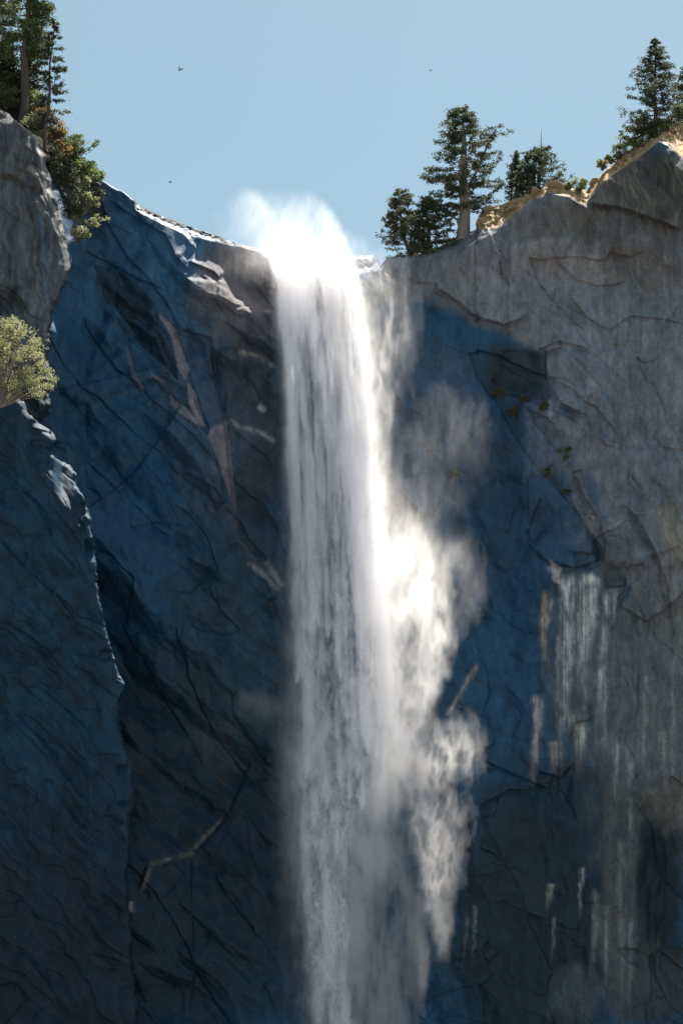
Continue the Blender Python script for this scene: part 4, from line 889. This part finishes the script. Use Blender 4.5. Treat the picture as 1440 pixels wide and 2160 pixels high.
tree('conifer_tree', 'slim sparse conifer leaning slightly right of the big pine', (96, 300), (114, 44), 240.5,
     [(.22, 16, 20), (.35, 22, 38), (.42, 34, 22), (.5, 20, 24), (.6, 18, 38), (.72, 14, 24), (.82, 17, 18), (.93, 10, 10), (1, 3, 4)], .2, 62, M_DARKLEAF, cr=.32, nl=44, ls=.13, seed=34, rise=-.08, start=.2, clumps=4)
tree('pine_tree', 'small pine with one limb reaching right over the left slope', (158, 440), (150, 288), 245.0, [(.4, 8, 8), (.55, 14, 14), (.8, 22, 18), (1, 10, 12)], .14, 34, M_MIDLEAF, cr=.4, nl=30, ls=.16, seed=35, start=.45,
     limbs=[([(156, 345, 0), (172, 328, 0), (190, 312, 0), (204, 300, 0)], .05, 6), ([(156, 330, 0), (172, 308, 0), (178, 300, 0)], .05, 3)])
tree('fir_tree', 'sunlit yellow-green young fir growing in the shaded notch', (172, 462), (176, 380), 244.2, [(0, 10, 30), (.3, 14, 34), (.6, 12, 26), (1, 5, 8)], .08, 36, M_PALELEAF, cr=.34, nl=28, ls=.15, seed=36, start=.05)
tree('conifer_tree', 'tiny dark conifer on the skyline of the left slope', (192, 378), (190, 340), yl_(192), [(0, 14, 14), (.6, 13, 12), (1, 4, 4)], .07, 22, M_MIDLEAF, cr=.3, nl=24, ls=.14, seed=37, start=.1)
for (l_, u, v, ru, rv, m_, Y_, k, n_) in [
    ('yellow-green shrub right of the big pine trunk', 72, 214, 18, 22, M_BRIGHTLEAF, 244, 51, 30), ('bright sunlit shrub at the foot of the big pine', 72, 258, 17, 18, M_PALELEAF, 241.5, 52, 30),
    ('olive shrub between the big pine and the slim conifer', 92, 240, 17, 20, M_RUSTLEAF, 243, 53, 30), ('rust-tinted shrub just right of the slim conifer trunk', 122, 272, 18, 18, M_RUSTLEAF, 243.4, 54, 30),
    ('green shrub below the rust-tinted shrub', 146, 305, 17, 18, M_MIDLEAF, 243.8, 55, 30), ('olive shrub on the slope left of the small limbed pine', 128, 318, 20, 18, M_RUSTLEAF, 243, 56, 30),
    ('yellow-green shrub under the limb of the small pine', 172, 348, 18, 14, M_BRIGHTLEAF, 244.5, 57, 26), ('bright shrub on the skyline edge of the left slope', 200, 370, 20, 11, M_BRIGHTLEAF, 245.5, 58, 26),
    ('small pale shrub hanging lowest in the shaded notch', 168, 492, 17, 13, M_PALELEAF, 242.8, 59, 20), ('dark shrub in the gully beside the grey buttress top', 112, 335, 16, 26, M_DARKLEAF, 242, 60, 30),
    ('dark shrub in the middle of the shaded notch', 138, 372, 24, 26, M_DARKLEAF, 243.6, 61, 36), ('dark shrub under the sunlit young fir', 150, 430, 20, 24, M_DARKLEAF, 243.6, 62, 30),
    ('shaded shrub at the far left edge above the grey buttress', 12, 205, 30, 18, M_MIDLEAF, 243, 63, 30), ('dark shrub right of the sunlit young fir', 202, 412, 14, 14, M_DARKLEAF, 246, 64, 20)]:
    shrub('shrub', l_, u, v, ru * 1.25, rv * 1.2, m_, Y=Y_, seed=k, n=int(n_ * 1.3))
# big bush on the ledge of the left ridge
def ledge_bush():
    Y = 224.5; r = np.random.default_rng(77); root = empty('ledge_bush', at(20, 850, Y)); O = at(20, 850, Y)
    tb = Tubes(); C = []
    for i in range(330):
        v = r.uniform(668, 838); e = np.interp(v, [665, 680, 720, 760, 800, 820, 840], [48, 62, 90, 100, 126, 112, 92]); u = -60 + (e + 54) * r.uniform(0, 1) ** .7
        if (v < 700 and u < 5) or float(fbm(np.array([u / 22.]), np.array([v / 20.]), 3, 903)[0]) < -.12: continue
        p = at(u, v, Y + r.uniform(-2.2, 2.2)) - O; C.append(p)
        if i % 3 == 0: tb.add(np.array([[-.8, 0, -.5], p * .5 + [-.3, 0, 0], p]), [.09, .05, .015], 5)
    tb.mesh('stem', M_GREYBARK, root); leaves_mesh('foliage', C, .42, 62, .11, M_PALELEAF, root, r, .7)
    tag(root, 'large sunlit pale green bush on the ledge at the left edge', 'bush')
ledge_bush()
for (l_, u, v, ru, rv, k) in [('mossy tuft at the left end of the wet ledge on the right wall', 1054, 824, 18, 11, 81), ('dark mossy clump under the left end of the wet ledge', 1082, 868, 13, 10, 82),
    ('mossy tuft in the middle of the wet ledge on the right wall', 1104, 838, 14, 8, 83), ('small moss tuft near the right end of the wet ledge', 1146, 856, 13, 7, 84),
    ('moss patch in the dark nook below the wet ledge', 1190, 955, 24, 12, 85), ('moss clump at the top of the slanting crack below the nook', 1152, 996, 10, 12, 86),
    ('moss strip along the slanting crack below the nook', 1192, 1036, 12, 6, 87), ('lone green tuft on the dark wall seen through the pink mist', 960, 998, 8, 7, 88), ('thin moss strip beside the upper fall curtain', 838, 836, 6, 20, 89)]:
    shrub('moss', l_, u, v, ru, rv, M_MOSS, seed=k, n=16, cat='moss', dY=-.2, ls=.1, nl=36)
# boulders on the rim
def boulder(label, u, v, r_px, seed, sq=.7):
    import bmesh
    Y = surf(u, max(v, interp(u, RIM) + 4)) + .4; bm = bmesh.new(); bmesh.ops.create_icosphere(bm, subdivisions=4, radius=1)
    co = np.array([q.co[:] for q in bm.verts]); r = np.random.default_rng(seed)
    for k in range(9):                                              # planar breaks
        n = r.normal(size=3); n /= np.linalg.norm(n); d = r.uniform(.55, .85); e = np.maximum(co @ n - d, 0); co -= e[:, None] * n * .92
    co *= 1 + .10 * fbm(co[:, 0] * 2 + seed, co[:, 1] * 2 + co[:, 2], 4, seed)[:, None]
    co *= np.array([1.25, 1, sq]) * r_px * PX
    for q, p in zip(bm.verts, co): q.co = p
    me = bpy.data.meshes.new('boulder'); bm.to_mesh(me); bm.free(); me.materials.append(M_BOULDER)
    o = bpy.data.objects.new('boulder', me); o.location = at(u, v, Y); o.rotation_euler = (0, r.uniform(-.4, .4), r.uniform(0, 3)); COL.objects.link(o)
    tag(o, label, 'boulder', 'boulders lying along the right rim')
M_BOULDER = bark_material('tan_granite', (.14, .09, .06), (.38, .27, .17))
boulder('tan boulder just right of the juniper trunk', 1014, 470, 15, 1); boulder('topmost tan boulder between juniper and slim conifer', 1030, 444, 15, 2)
boulder('flat tan boulder at the foot of the slim conifer', 1068, 438, 16, 3, .5); boulder('small tan boulder low in front of the slim conifer', 1052, 463, 9, 4)
boulder('tan boulder under the dead-topped conifer', 1128, 406, 14, 5, .5); boulder('flat slab boulder right of the dead-topped conifer', 1172, 396, 20, 6, .35)
boulder('brown boulder on the slope left of the tall fir', 1316, 334, 16, 7, .6); boulder('brown boulder beside the bright green hollow shrub', 1252, 384, 12, 8, .7)
boulder('pale boulder on the rock shoulder right of the tall fir', 1412, 276, 13, 9, .6); boulder('small knob of rock on the skyline left of the juniper', 876, 538, 6, 10, .8)
# birds high above
def bird(label, u, v, Y, yaw, s, wing):
    o = at(u, v, Y); root = empty('bird', o); root.rotation_euler = (0, .2, yaw)
    m = bpy.data.materials.get('dark_feathers') or bark_material('dark_feathers', (.02, .02, .025), (.05, .05, .06))
    b = Tubes(); x = np.array([-.5, -.38, -.2, 0, .2, .36, .46, .55]) * s
    b.add(np.stack([x, 0 * x, 0 * x + .02], 1), np.array([.008, .05, .075, .09, .08, .05, .05, .005]) * s, 8); b.mesh('body', m, root)
    for sd in (-1, 1):
        sp_ = np.array([0, .3, .65, 1.0]); ch = np.array([.2, .19, .13, .02]); xx = np.array([.08, .1, 0, -.16])
        z = wing * np.array([0, .22, .28, .2]); v_ = []
        for q in range(4):
            for e, th in ((.5, .012), (-.5, .006)): v_.append([(xx[q] + ch[q] * e) * s, sd * sp_[q] * s * .62, z[q] * s + th]); v_.append([(xx[q] + ch[q] * e) * s, sd * sp_[q] * s * .62, z[q] * s - th])
        F = []
        for q in range(3):
            a = q * 4; c_ = a + 4; F += [[a, a + 2, c_ + 2, c_], [a + 1, c_ + 1, c_ + 3, a + 3], [a, c_, c_ + 1, a + 1], [a + 2, a + 3, c_ + 3, c_ + 2]]
        mesh_np('wing', np.array(v_), [np.array(F)], m, root)
    tag(root, label, 'bird', 'birds circling above the fall')
bird('dark bird gliding highest left of the fall under the open sky', 381, 147, 215, 2.6, .62, 1.0)
bird('small dark bird just above the left rim near the spray', 359, 384, 225, .5, .45, .4)
bird('tiny distant bird above the right-hand trees', 908, 148, 300, 1.2, .42, -.6)
